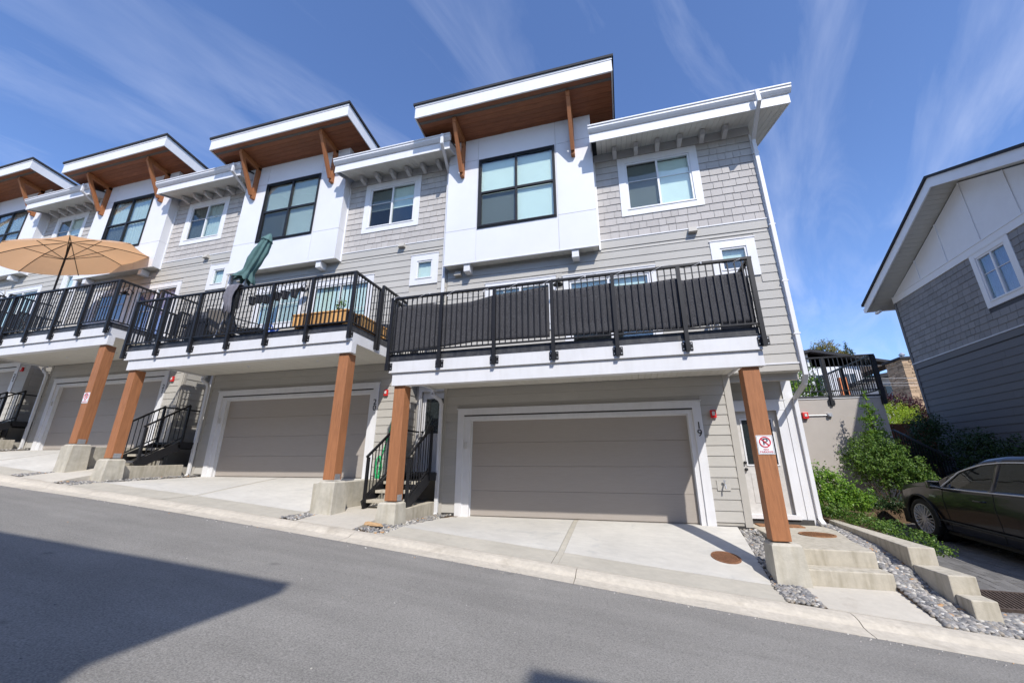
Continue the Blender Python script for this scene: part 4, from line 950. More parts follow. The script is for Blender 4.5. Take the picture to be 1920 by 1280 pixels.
leaves('foliage', LEAF_BRIGHT, pl, [((0, 0, .17), (.13, .09, .17))], 260, .055, 3); MB().tube((0, 0, -.03), (0, 0, .2), .006, 5).build('stem', BARK, pl)
pl = thing('potted_plant', 'tiny seedlings at the left end of the front planter', 'plant', (-6.75, -2.0, DZ+.35))
leaves('foliage', LEAF_BRIGHT, pl, [((0, 0, .05), (.12, .08, .05))], 60, .045, 4)
for k, (x, z) in enumerate(((-8.50, .0), (-8.30, .02), (-8.08, -.01), (-7.75, .03), (-7.52, .04), (-7.26, .05))):
    t = thing('hanging_pot', 'dark pot hooked on the planter balcony rail, %s from the left' % ('first', 'second', 'third', 'fourth', 'fifth', 'sixth')[k], 'pot', (x, -2.10, DZ+.93+z-.03), 0, 'dark pots hung from the railing')
    MB().lathe((0, 0, 0), [(0, -.09), (.07, -.09), (.085, .06), (.095, .06), (.095, .085), (.083, .085), (.075, -.05), (0, -.05)], 18).build('pot', POTM, t, smooth=False)
    MB().path([(0, .0, .08), (0, -.06, .20), (0, -.14, .25), (0, -.17, .20)], .006, 6).build('hook', BLACK, t)
wc = thing('watering_can', 'blue plastic watering can standing behind the railing of the planter balcony', 'can', (-8.05, -1.85, DZ))
MB().lathe((0, 0, 0), [(0, 0), (.13, 0), (.14, .12), (.10, .20), (.06, .22), (0, .22)], 20).build('body', BLUEP, wc, smooth=True)
MB().tube((.1, 0, .08), (.30, 0, .22), .022, 10, .014).build('spout', BLUEP, wc); MB().path(smooth_path([(-.12, 0, .06), (-.17, 0, .2), (-.08, 0, .33), (.04, 0, .28), (.06, 0, .2)]), .013, 7).build('handle', BLUEP, wc)
# grill
gr = thing('barbecue', 'dark barbecue with closed lid in the left part of the planter balcony', 'grill', (-11.1, -1.2, DZ))
MB().box(-.55, .55, -.25, .25, .72, .80).box(-.33, .33, -.27, .27, .80, .88).build('shelf', BLACK, gr)
MB().extx([(-.27, .88), (.27, .88), (.27, 1.02), (.15, 1.18), (-.10, 1.18), (-.27, 1.0)], -.33, .33).build('lid', BLKM, gr, bevel=.02)
MB().box(-.33, .33, -.25, .25, .08, .72).build('cabinet', BLACK, gr)
def chair(x, y, rz, label):
    t = thing('patio_chair', label, 'chair', (x, y, DZ if x > -12.3 else DZ+RISE), rz, 'patio chairs behind the railings')
    GM = mat('taupe_mesh_seat', (.20, .18, .16), .8, 200, .3)
    MB().box(-.26, .26, -.26, .24, .40, .43).build('seat', GM, t); MB().bar((0, .24, .42), (0, .42, .95), .5, .02).build('backrest', GM, t)
    fr = MB()
    for sx in (-.28, .28): fr.tube((sx, -.26, 0), (sx, -.26, .62), .014, 6).tube((sx, -.26, .62), (sx, .30, .62), .014, 6).tube((sx, .24, 0), (sx, .24, .42), .014, 6).tube((sx, .24, .42), (sx, .43, .97), .014, 6).tube((sx, -.26, .41), (sx, .24, .41), .014, 6)
    fr.tube((-.28, .43, .97), (.28, .43, .97), .014, 6).build('frame', BLACK, t)
chair(-10.15, -1.35, R(200), 'taupe mesh patio chair next to the barbecue on the planter balcony')
chair(-9.45, -1.45, R(160), 'taupe mesh patio chair right of the other one, with fruit beside it')
tb = thing('low_table', 'low black table behind the railing left of the watering can', 'table', (-8.75, -1.75, DZ))
MB().box(-.45, .45, -.22, .22, .22, .25).build('table_top', BLKM, tb)
for sx in (-.42, .42):
    for sy in (-.19, .19): MB().box(sx-.015, sx+.015, sy-.015, sy+.015, 0, .22).build('leg', BLACK, tb)
# closed teal parasol leaning out over the rail
pr = thing('closed_parasol', 'closed teal parasol leaning over the front rail of the planter balcony', 'parasol', (0, 0, 0))
base = Vector((-10.02, -1.75, DZ)); tip = Vector((-9.32, -1.30, 7.46)); d = (tip-base)
MB().tube(base, tip, .02, 10).build('pole', GALV, pr)
mb = MB(); n_r, n_a = 26, 44; ax = d.normalized(); e1 = ax.cross(Vector((0, 1, 0))).normalized(); e2 = ax.cross(e1)
for i in range(n_r+1):
    t = i/n_r; s_ = lerp(.985, .56, t); r = interp(t, [(0, .02), (.05, .085), (.12, .11), (.35, .15), (.6, .155), (.78, .13), (.83, .125), (.88, .17), (1, .25)])
    cen = base+d*s_+Vector((-.10*t*t, 0, 0))
    for k in range(n_a):
        a = 2*math.pi*k/n_a+t*.7; rr = r*(1+.22*math.sin(a*8)+.08*math.sin(a*3+t*9)); jag = -.05*math.sin(a*8)*(t > .97)
        mb.v.append(tuple(cen+e1*rr*math.cos(a)+e2*rr*math.sin(a)+ax*jag))
for i in range(n_r):
    for k in range(n_a): a = i*n_a+k; b = i*n_a+(k+1) % n_a; mb.f.append((a, b, b+n_a, a+n_a))
mb.build('canopy', GUMB, pr, smooth=True, fix=False)
mb = MB()
for i in range(5):
    t = i/4; cen = base+d*lerp(1.0, .93, t); r = lerp(.03, .15, t)
    for k in range(24): a = 2*math.pi*k/24; rr = r*(1+.12*math.sin(a*8)); mb.v.append(tuple(cen+e1*rr*math.cos(a)+e2*rr*math.sin(a)))
for i in range(4):
    for k in range(24): a = i*24+k; b = i*24+(k+1) % 24; mb.f.append((a, b, b+24, a+24))
mb.build('top_flap', GUMB, pr, smooth=True, fix=False)
# hoodie over the rail
mb = MB(); na, nb_ = 18, 16
for i in range(na+1):
    s_ = i/na
    prof = [(-.10, -.62), (-.105, -.25), (-.085, 0), (-.055, .045), (0, .075), (.05, .05), (.075, 0), (.085, -.2), (.07, -.45)]
    j0 = s_*(len(prof)-1); k = min(int(j0), len(prof)-2); f = j0-k; yy = lerp(prof[k][0], prof[k+1][0], f); zz = lerp(prof[k][1], prof[k+1][1], f)
    for j in range(nb_+1):
        u = j/nb_-.5; wd = .34*(1-.35*min(1, max(0, -zz)/.6)); p = (u*wd+.03*math.sin(zz*7), yy*(1+.5*noise.noise(Vector((u*5, zz*5, 2)))), zz+.03*noise.noise(Vector((u*6, s_*5, 1))) - (.10*abs(math.sin(u*5)) if i in (0, na) else 0))
        mb.v.append(p)
for i in range(na):
    for j in range(nb_): a = i*(nb_+1)+j; mb.f.append((a, a+nb_+1, a+nb_+2, a+1))
hd = mb.build('hoodie', GREYF, None, smooth=True, fix=False); hd.location = (-8.95, -2.235, 4.515+RISE); hd.modifiers.new('solid', 'SOLIDIFY').thickness = .018
tag(hd, 'grey fleece top hung over the front rail of the planter balcony', 'clothing')
hr_ = thing('hose_reel', 'green hose coiled on the floor in the right corner of the planter balcony', 'hose', (-5.72, -.48, DZ+.18))
mb = MB()
for r in (.10, .13, .16): mb.path([(r*math.cos(a*.35)*.6, -.02*(r > .12), r*math.sin(a*.35)) for a in range(19)], .016, 6)
mb.build('coil', GREENP, hr_); MB().tube((0, .05, 0), (0, -.06, 0), .05, 12).build('hub', BLACK, hr_)
cvg = MB().lathe((0, 0, 0), [(.28, 0), (.30, .25), (.27, .5), (.15, .62), (0, .65)], 16).build('covered_heap', BLKM, None, smooth=True); cvg.location = (-5.85, -.32, DZ); tag(cvg, 'low heap under a black cover beside the green hose on the planter balcony', 'cover')

# ------------------------------------------------------------ balcony 21: tan parasol, table and chairs
DZ2 = 3.27+2*RISE
um = thing('open_parasol', 'large open tan parasol with dark ribs above the second balcony from the left', 'parasol', (0, 0, 0))
foot = Vector((-16.72, -1.95, DZ2)); top = Vector((-16.89, -1.90, 8.04)); ax = (top-foot).normalized()
e1 = Vector((1, 0, .10)).normalized(); e1 = (e1-ax*e1.dot(ax)).normalized(); 
tiltax = Vector((-.19, -.34, 1)).normalized()
e1 = (Vector((1, 0, 0))-tiltax*tiltax.x).normalized(); e2 = tiltax.cross(e1)
RR, HH = 1.84, .50
rim = []
for k in range(8):
    a = 2*math.pi*(k+.35)/8; rim.append(top+e1*RR*math.cos(a)+e2*RR*math.sin(a)-tiltax*HH)
mb = MB(); ns = 6
for k in range(8):
    p, q = rim[k], rim[(k+1) % 8]; b = len(mb.v)
    for i in range(ns+1):
        t = i/ns; aP = top.lerp(p, t)+tiltax*(.10*math.sin(math.pi*t)); aQ = top.lerp(q, t)+tiltax*(.10*math.sin(math.pi*t))
        for j in range(ns+1): u = j/ns; mb.v.append(tuple(aP.lerp(aQ, u)-tiltax*.06*math.sin(math.pi*u)*t))
    for i in range(ns):
        for j in range(ns): a = b+i*(ns+1)+j; mb.f.append((a, a+ns+1, a+ns+2, a+1))
cn = mb.build('canopy', TAN, um, fix=False); cn.modifiers.new('solid', 'SOLIDIFY').thickness = .006
# let some sun through the cloth
t_ = TAN.node_tree; tb_ = t_.nodes.new('ShaderNodeBsdfTranslucent'); tb_.inputs[0].default_value = (.95, .74, .54, 1); msx = t_.nodes.new('ShaderNodeMixShader'); msx.inputs[0].default_value = .62
t_.links.new(t_.nodes['Principled BSDF'].outputs[0], msx.inputs[1]); t_.links.new(tb_.outputs[0], msx.inputs[2]); t_.links.new(msx.outputs[0], t_.nodes['Material Output'].inputs[0])
MB().tube(foot, top, .026, 10).build('pole', BLACK, um)
hub = foot.lerp(top, .80)
for k in range(8):
    c_ = MB(); p = top.lerp(rim[k], 1.0)
    prev = top
    for i in range(1, 7):
        q = top.lerp(rim[k], i/6)+tiltax*(.10*math.sin(math.pi*i/6)-.02); c_.tube(prev, q, .011, 6); prev = q
    r = c_.build('rib', BLACK, um)
    m_ = top.lerp(rim[k], .55)+tiltax*.07; MB().tube(hub, m_, .010, 6).build('strut', BLACK, r)
chair(-20.1, -1.3, R(190), 'patio chair on the left of the tan parasol balcony, left of the parasol pole')
chair(-19.2, -.9, R(150), 'patio chair between the table and the parasol pole on the tan parasol balcony')
tb = thing('patio_table', 'table under a pale cloth on the left of the tan parasol balcony', 'table', (-20.6, -1.1, DZ2))
MB().box(-.6, .6, -.4, .4, .70, .73).box(-.61, .61, -.41, -.40, .45, .73).build('tablecloth', GREYW, tb); MB().box(-.04, .04, -.04, .04, 0, .7).build('leg', BLACK, tb)

# ------------------------------------------------------------ stucco wall, its railing
rw = MB().box(3.66, 7.10, 4.12, 4.42, -.6, 2.90).build('garden_wall', STUCCO, None, bevel=.004); tag(rw, 'tall beige stucco wall right of the end unit with a railing on top', 'wall')
MB().box(3.66, 7.12, 4.10, 4.44, 2.90, 2.925).build('cap', WHITE, rw); MB().box(3.66, 7.13, 4.095, 4.45, 2.925, 2.985).build('coping', BLKM, rw)
rl = thing('terrace_railing', 'black metal railing on top of the beige stucco wall', 'railing', (0, 0, 0))
MB().box(3.70, 7.16, 4.06, 4.12, 4.08, 4.125).box(3.70, 7.13, 4.075, 4.105, 3.10, 3.13).build('rail', BLACK, rl); 
MB().box(7.09, 7.15, 4.12, 7.6, 4.08, 4.125).box(7.105, 7.135, 4.12, 7.6, 3.10, 3.13).build('rail', BLACK, rl)
for x in (4.6, 5.87): MB().box(x-.032, x+.032, 4.055, 4.12, 2.70, 4.08).box(x-.08, x+.08, 4.085, 4.118, 2.72, 2.86).build('post', BLACK, rl)
MB().box(7.06, 7.16, 4.04, 4.13, 2.70, 4.08).build('post', BLACK, rl)
for y in (5.85, 7.6): MB().box(7.085, 7.155, y-.035, y+.035, 2.7, 4.08).build('post', BLACK, rl)
for k in range(30):
    x = 3.8+k*.112; piece('baluster', BLACK, rl, x-.0085, x+.0085, 4.081, 4.099, 3.13, 4.08)
for k in range(29):
    y = 4.23+k*.115; piece('baluster', BLACK, rl, 7.111, 7.129, y-.009, y+.009, 3.13, 4.08)
struct(MB().box(3.7, 7.1, 4.45, 30, 1.5, 2.90).build('terrace', WALK))
sb = thing('alarm_strobe', 'red alarm box with a grey conduit on the stucco wall', 'alarm', (5.14, 4.12, 2.44))
MB().box(-.07, .07, -.10, 0, -.09, .09).build('housing', RED, sb, bevel=.01); MB().box(-.03, .03, -.115, -.10, -.03, .05).build('lens', GREYW, sb)
MB().tube((-.4, -.03, 0), (.55, -.03, 0), .013, 8).build('conduit', GALV, sb); MB().box(.55, .66, -.07, 0, -.05, .05).tube((.60, -.07, 0), (.60, -.10, 0), .04, 10).build('junction_box', GALV, sb)

# ------------------------------------------------------------ shrubs
def shrub(name, label, loc, blobs, n, size, m, stems, seed, aspect=.5, cat='shrub', group=None, shell=.35):
    t = thing(name, label, cat, loc, 0, group); leaves('foliage', m, t, blobs, n, size, seed, aspect=aspect, shell=shell)
    if stems:
        mb = MB(); rg = random.Random(seed)
        for p in stems: mb.tube((rg.uniform(-.05, .05), rg.uniform(-.05, .05), -.05), p, .022, 7, .006)
        mb.build('stem', BARK, t)
    return t
shrub('leafy_shrub', 'low bright green shrub against the end downspout', (4.45, 1.75, .05), [((-.28, 0, .75), (.34, .36, .36)), ((.0, .0, .55), (.5, .4, .36)), ((.35, -.1, .36), (.42, .35, .30)), ((-.2, -.25, .3), (.4, .3, .28)), ((-.42, .1, 1.0), (.16, .2, .22)), ((.1, .1, .85), (.2, .2, .22))], 8500, .060, LEAF_BRIGHT, [(-.3, 0, .8), (.2, 0, .6), (0, -.1, .7)], 1)
shrub('leafy_shrub', 'large rounded green shrub in front of the stucco wall', (6.05, 2.95, .10), [((0, 0, .95), (.60, .50, .50)), ((-.5, 0, 1.15), (.34, .36, .34)), ((.55, -.05, .85), (.42, .38, .36)), ((.15, .1, 1.42), (.38, .38, .34)), ((.72, .0, 1.1), (.16, .2, .16)), ((-.2, 0, 1.62), (.12, .15, .2)), ((.85, -.1, .7), (.18, .2, .2)), ((.35, -.1, .62), (.42, .30, .22)), ((-.45, -.1, 1.45), (.2, .2, .3)), ((.55, .1, 1.35), (.2, .2, .25))], 19000, .058, LEAF_MID, [(-.5, 0, 1.0), (.45, 0, .9), (.1, 0, 1.3), (-.2, -.25, .8), (.3, -.3, .7), (-.35, -.2, .65)], 2)
sp = [((.04*math.sin(i*2.4), 0, h), (w, w, .11)) for i, (h, w) in enumerate(((1.25, .38), (1.45, .36), (1.65, .31), (1.82, .33), (2.0, .25), (2.16, .28), (2.33, .18), (2.5, .18), (2.66, .09), (2.82, .07), (2.95, .03)))]
shrub('slender_shrub', 'slender pointed shrub rising above the rounded one', (6.37, 3.45, .1), sp, 4200, .070, LEAF_BRIGHT, [(0, 0, 2.7)], 3, aspect=.42, shell=.2)
shrub('leafy_shrub', 'dark glossy groundcover along the top of the stepped concrete wall', (4.36, -.30, .0), [((-.05, .9, .10), (.30, .5, .16)), ((.0, .3, .08), (.26, .5, .14)), ((.02, -.4, .02), (.24, .5, .12)), ((.10, -.85, -.08), (.16, .30, .09)), ((-.2, 1.6, .18), (.4, .4, .22))], 6000, .048, LEAF_MID, [], 4)
shrub('leafy_shrub', 'low shrub at the foot of the big rounded one', (5.3, 2.3, .05), [((0, 0, .22), (.5, .3, .25)), ((.6, .3, .2), (.4, .3, .2))], 3000, .055, LEAF_DARK, [], 5)
for k, (x, y, z, r, lb) in enumerate(((9.0, 4.4, .3, .75, 'dark hedge shrub against the charcoal house, right of the garden stair'), (9.05, 3.1, .1, .7, 'dark hedge shrub behind the car bonnet'), (9.0, 1.9, -.1, .7, 'dark hedge shrub behind the car roof'), (9.0, 6.0, .8, .8, 'dark hedge shrub at the top of the garden stair'))):
    shrub('hedge_shrub', lb, (x, y, z), [((0, 0, r*1.2), (.55, .85, r)), ((.1, .3, r*1.9), (.35, .5, .35)), ((-.05, -.4, r*1.7), (.35, .4, .35))], 5000, .075, LEAF_DARK, [(0, 0, r)], 10+k, group='hedge along the charcoal house')
# garden stair with dark railing
gs = thing('garden_stair', 'dark stair with black railing descending beside the hedge', 'stair', (0, 0, 0))
for k in range(8): MB().box(7.2, 8.6, 4.4+k*.3, 4.7+k*.3, -.5, .35+k*.16).build('step', DARKC, gs)
for x in (7.35, 8.45):
    h = MB().bar((x, 7.2, 2.05+.1), (x, 6.5, 2.15), .045, .045).bar((x, 6.5, 2.15), (x, 4.4, 1.22), .045, .045).bar((x, 6.5, 1.35), (x, 4.4, .45), .03, .03)
    hr = h.build('handrail', BLACK, gs)
    for k in range(19): y = 4.45+k*.113; piece('baluster', BLACK, hr, x-.009, x+.009, y-.009, y+.009, lerp(.47, 1.35, k/18), lerp(1.24, 2.14, k/18))
struct(MB().box(7.12, 16, 7.2, 30, -1, 1.6).build('upper_garden', SOIL))
fn = thing('timber_fence', 'low red brown timber fence below the lime shrub', 'fence', (0, 0, 0))
for k in range(9): piece('board', FENCE, fn, 9.3+k*.24, 9.53+k*.24, 8.5, 8.54, 1.6, 2.5)
shrub('lime_shrub', 'bright lime green shrub beyond the corner of the stucco wall', (12.2, 13.2, 1.9), [((0, 0, 1.3), (.88, .5, .72)), ((-.5, 0, 1.8), (.58, .42, .48)), ((.60, 0, 1.4), (.6, .42, .45)), ((.0, 0, .8), (.6, .45, .5))], 8000, .075, LEAF_LIME, [(0, 0, 1), (.2, 0, .9)], 21, aspect=.3)
shrub('maroon_tree', 'dark red maple behind the lime shrub', (14.6, 16.3, 1.7), [((-.5, 0, 2.4), (.68, .6, .68)), ((.25, 0, 2.15), (.75, .6, .68)), ((.75, 0, 1.6), (.6, .6, .6)), ((-.1, .1, 1.6), (1.0, .6, .75)), ((1.1, 0, 1.2), (.5, .5, .6))], 8200, .11, LEAF_RED, [(0, 0, 1.8), (.3, 0, 1.6)], 22, cat='tree')
shrub('hedge_shrub', 'bright green hedge plant behind the terrace railing by the house', (6.25, 6.8, 2.9), [((0, 0, .9), (.7, .5, .8)), ((-.6, 0, 1.0), (.5, .5, .8)), ((.45, 0, .6), (.4, .4, .6)), ((-.2, 0, 1.7), (.15, .15, .35))], 5000, .10, LEAF_BRIGHT, [(0, 0, .9)], 23)
shrub('leafy_shrub', 'olive shrub seen through the right end of the terrace railing', (10.2, 14.0, 2.9), [((0, 0, .9), (.5, .5, .9)), ((.6, 0, .7), (.4, .4, .7))], 2200, .12, LEAF_OLIVE, [(0, 0, .9)], 24)

# ------------------------------------------------------------ houses and trees beyond
bh = thing('background_house', 'white house with a low dark gable roof behind the terrace railing', 'house', (0, 26, 0))
MB().box(12.2, 18.05, 0, 7, 2, 8.35).prism([(12.2, 0), (18.05, 0), (18.05, .01), (12.2, .01)], 8.3, 8.35).build('wall', WHITE, bh)
MB().hexa([(11.2, -.6, 8.60), (14.8, -.6, 9.42), (14.8, 7, 9.42), (11.2, 7, 8.60), (11.2, -.6, 8.80), (14.8, -.6, 9.62), (14.8, 7, 9.62), (11.2, 7, 8.80)]).hexa([(14.8, -.6, 9.42), (20.3, -.6, 8.05), (20.3, 7, 8.05), (14.8, 7, 9.42), (14.8, -.6, 9.62), (20.3, -.6, 8.25), (20.3, 7, 8.25), (14.8, 7, 9.62)]).build('roof', ROOFD, bh)
MB().hexa([(12.2, 0, 8.3), (19.5, 0, 8.2), (19.5, 7, 8.2), (12.2, 7, 8.3), (12.4, 0, 8.85), (14.8, 0, 9.40), (14.8, 7, 9.4), (12.4, 7, 8.85)]).hexa([(14.8, 0, 8.3), (19.5, 0, 8.15), (19.5, 7, 8.15), (14.8, 7, 8.3), (14.8, 0, 9.4), (19.45, 0, 8.22), (19.45, 7, 8.22), (14.8, 7, 9.4)]).build('gable', WHITE, bh)
for x in (13.4, 15.4, 17.2):
    wf = MB().box(x-.5, x+.5, -.05, 0, 6.3, 7.7).build('window', WHITE, bh); MB().box(x-.42, x-.02, -.06, -.05, 6.38, 7.62).box(x+.02, x+.42, -.06, -.05, 6.38, 7.62).build('pane', mat('dark_glass', (.02, .025, .025), .06), wf)
ow = tag(MB().box(12.7, 13.05, 17.9, 18.2, 3, 5.95).build('garden_screen', mat('orange_panel', (.62, .20, .07), .6), None), 'narrow orange panel seen through the terrace railing', 'panel')
mh = thing('modern_house', 'grey modern house with a flat dark roof and a stone clad tower', 'house', (0, 20, 0))
MB().box(16.95, 18.8, 2.2, 8, 2, 6.55).build('wall', GREYW, mh); MB().hexa([(16.6, 1.6, 6.45), (19, 1.6, 6.85), (19, 8, 6.85), (16.6, 8, 6.45), (16.6, 1.6, 6.7), (19, 1.6, 7.1), (19, 8, 7.1), (16.6, 8, 6.7)]).build('roof', ROOFD, mh)
wf = MB().box(17.1, 17.75, 2.12, 2.2, 4.9, 6.1).build('window', BLACK, mh); MB().box(17.15, 17.7, 2.10, 2.12, 4.95, 6.05).build('pane', GLASSD, wf)
MB().box(16.33, 17.70, -1.45, .0, 2.5, 6.98).build('tower', mat('stone_core', (.22, .17, .12), .9), mh)
STONE = mat('ledge_stone', (.42, .30, .19), .9, 14, .2, .3, 30, rnd=.30)
rg = random.Random(9); zz = 3.9; c = 0
while zz < 6.95:
    h = rg.choice((.07, .09, .11)); a = 16.30
    while a < 17.72:
        b = min(17.74, a+rg.uniform(.22, .5)); dpt = rg.uniform(.02, .06)
        piece('stone', STONE, mh, a+.006, b-.006, -1.45-dpt, -1.45, zz+.005, min(6.97, zz+h)-.004); a = b; c += 1
    a = -1.45
    while a < 0:
        b = min(.02, a+rg.uniform(.22, .5)); dpt = rg.uniform(.02, .06)
        piece('stone', STONE, mh, 16.33-dpt, 16.33, a+.006, b-.006, zz+.005, min(6.97, zz+h)-.004); a = b; c += 1
    zz += h
MB().box(16.20, 17.85, -1.6, .15, 6.98, 7.10).build('tower_cap', ROOFD, mh); MB().tube((16.75, -.9, 7.1), (16.75, -.9, 7.28), .09, 12).lathe((16.75, -.9, 7.28), [(.09, 0), (.15, .04), (.15, .10), (.05, .2), (0, .22)], 12).build('flue', GALV, mh)
def tree(name, label, loc, blobs, n, size, m, h, seed):
    t = thing(name, label, 'tree', loc); leaves('crown', m, t, blobs, n, size, seed, shell=.45)
    mb = MB().tube((0, 0, -1), (0, 0, h), .22, 9, .09)
    for c, r in blobs[:6]: mb.tube((0, 0, h*.7), (c[0]*.8, c[1]*.8, c[2]), .08, 6, .03)
    mb.build('trunk', BARK, t)
tree('broadleaf_tree', 'rounded olive green tree above the white house roof', (19.6, 34, 2.5), [((0, 0, 8.75), (1.25, 1, 1.15)), ((-1.2, 0, 8.2), (1.0, .9, 1.0)), ((1.1, 0, 8.0), (1.0, .8, 1.0)), ((.2, .3, 7.4), (1.9, 1, 1.1)), ((-2.1, 0, 7.6), (1.0, .8, 1.1))], 20000, .17, LEAF_OLIVE, 7, 31)
tree('conifer_tree', 'distant dark conifer right of the rounded tree', (24.4, 40, 2.5), [((0, 0, 10.7), (.25, .2, .6)), ((.0, 0, 10.0), (.65, .5, .45)), ((.0, 0, 9.3), (1.0, .8, .45)), ((.2, 0, 8.6), (1.4, .9, .45)), ((.3, 0, 7.9), (1.7, 1, .5)), ((.3, 0, 7.1), (1.8, 1, .6))], 12000, .2, LEAF_BLUE, 10, 32)
wr = thing('utility_wires', 'thin overhead wires in front of the stone tower', 'wires', (0, 0, 0))
for k, z in enumerate((5.35, 5.12, 4.98)): MB().path([(lerp(12, 20, i/10), 15, z-.15*math.sin(math.pi*i/10)) for i in range(11)], .010, 4).build('wire', GREYW, wr)

# ------------------------------------------------------------ charcoal house on the right
ch = thing('charcoal_house', 'dark grey gabled house with white gable panels at the right edge', 'house', (9.62, 3.0, 0), R(-90-2.2))
# local frame: +x runs towards the camera side (-Y), -y faces the lane
LX0, LX1 = -3.97, 3.95; ZW = 6.55; belt = 4.33; pk = 8.62; ex = .62
win = (-.50, .72, 5.02, 6.56)
w = MB(); solid_wall(w, LX0, LX1, -1, ZW+.25, [(win[0]+.08, win[1]-.08, win[2]+.08, win[3]-.08)], 0, .16)
w.box(LX0, LX0+.16, .16, 9, -1, ZW).box(LX1-.16, LX1, .16, 9, -1, ZW)
w.hexa([(LX0, 0, ZW+.25), (LX1, 0, ZW+.25), (LX1, .16, ZW+.25), (LX0, .16, ZW+.25), (0-.01, 0, pk), (0+.01, 0, pk), (.01, .16, pk), (-.01, .16, pk)])
w.build('wall', mat('charcoal_base', (.07, .072, .082), .8), ch)
lap_rows(ch, LX0+.10, LX1-.10, -.1, belt-.20, [], DGSID, e=.2, butt=4.2, seed=77)
piece('band_board', DGSID, ch, LX0, LX1, -.028, 0, belt-.20, belt-.02); piece('belt_flashing', mat('grey_white', (.55, .56, .60), .6), ch, LX0, LX1, -.045, 0, belt-.02, belt+.015)
shingle_rows(ch, LX0+.10, LX1-.10, belt+.02, ZW-.02, [(win[0], win[1], win[2], win[3]+.1)], DGSHG, e=.18, seed=78, limit=300)
for a, b in ((LX0, LX0+.10), (LX1-.10, LX1)): piece('corner_board', DGSID, ch, a, b, -.034, 0, -.5, ZW)
GW = mat('gable_white', (.78, .78, .80), .55, 3, .03)
piece('frieze_band', GW, ch, LX0, LX1, -.04, 0, ZW-.015, ZW+.19); piece('belt_flashing', GW, ch, LX0, LX1, -.055, 0, ZW+.19, ZW+.215)
slope = (pk-ZW-.20)/(-LX0+.0)
edges = [LX0+.02, -2.44, -1.22, 0, 1.22, 2.44, LX1-.02]
for a, b in zip(edges, edges[1:]):
    zt = lambda x: pk-.02-abs(x)*slope
    MB().hexa([(a+.004, -.014, ZW+.215), (b-.004, -.014, ZW+.215), (b-.004, 0, ZW+.215), (a+.004, 0, ZW+.215), (a+.004, -.014, max(ZW+.22, zt(a))), (b-.004, -.014, max(ZW+.22, zt(b))), (b-.004, 0, max(ZW+.22, zt(b))), (a+.004, 0, max(ZW+.22, zt(a)))]).build('gable_panel', GW, ch)
for x in edges[1:-1]: piece('batten', GW, ch, x-.02, x+.02, -.034, -.014, ZW+.215, zt(x))
window(ch, *win, tw=.15, trim=GW, frame=GW, cover='curtain', headcap=True)
def roofside(sgn):
    xe = sgn*(-LX0+.55); ze = pk-.02-abs(xe)*slope
    def q(mb, y0, y1, dz0, dz1, x0=0.0, x1=xe):
        za = pk-abs(x0)*slope; zb_ = pk-abs(x1)*slope
        mb.hexa([(x0, y0, za+dz0), (x1, y0, zb_+dz0), (x1, y1, zb_+dz0), (x0, y1, za+dz0), (x0, y0, za+dz1), (x1, y0, zb_+dz1), (x1, y1, zb_+dz1), (x0, y1, za+dz1)]); return mb
    rf = q(MB(), -ex-.05, 9, .28, .36, 0, xe*1.015).build('roof', ROOFD, ch)
    q(MB(), -ex, -ex+.04, -.02, .278).build('rake_board', GW, rf)
    q(MB(), -ex+.04, 9, .04, .10).build('soffit', mat('grey_soffit', (.55, .54, .51), .7, 4, .04), rf)
    mb = MB(); n = 30
    for k in range(n):
        a = xe*k/n; b = xe*(k+1)/n; q(mb, -ex+.045, -.0, .025, .04, a+.004*sgn, b-.004*sgn)
    stuff(mb.build('soffit_board', mat('grey_soffit', (.55, .54, .51), .7), rf))
    return xe
xe = roofside(-1); roofside(1)
MB().extx([(-.60, 0), (-.60, .12), (-.5, .12), (-.5, 0)], 0, .01).build('end_cap', GW, ch) if False else None
za_ = pk-abs(xe)*slope
MB().box(xe-.10, xe-.0, -ex, 9, za_+.02, za_+.16).box(xe+.02, xe+.30, -ex+.25, -ex+.33, za_-.12, za_-.05).build('gutter', GW, ch)

# opposite row behind the camera: its roofs throw the shadows on the road
ob = thing('opposite_townhouses', 'row of white and grey townhouses across the road, behind the viewer', 'house', (0, 0, 0))
MB().box(-24, .40, -25, -13.6, -2, 8.15).box(3.85, 22, -25, -13.6, -3, 8.0).box(-24, 22, -25, -13.9, -3, 5.6).build('wall', SIDING, ob)
for k in range(6):
    x = -21+k*7.2
    wf = MB().box(x-1, x+1, -13.6, -13.56, 3.6, 5.6).build('window', WHITE, ob); MB().box(x-.9, x+.9, -13.56, -13.55, 3.7, 5.5).build('pane', GLASSD, wf)
rf2 = MB().box(-24, .76, -25.5, -12.78, 8.15, 8.45).box(3.44, 22, -25.5, -13.34, 8.0, 8.28).build('roof', WHITE, ob)

# ------------------------------------------------------------ the car
PAINT = mat('dark_navy_paint', (.004, .005, .011), .3, 40, .05, spec=.3, coat=.6)
TYRE = mat('tyre_rubber', (.018, .018, .018), .8, 40, .2, .2, 80); RIM = mat('alloy', (.58, .59, .61), .3, 5, .05, metal=.35); CHROME = mat('chrome', (.72, .73, .75), .15, 5, .02, metal=.5); PLAST = mat('black_plastic', (.02, .02, .02), .6, 20, .1)
pitch = math.atan(.052)
car = thing('parked_car', 'dark navy crossover car parked on the paver lane, nose away from the road', 'car', (6.50, 1.10, -.245)); car.rotation_euler = (pitch, 0, 0)
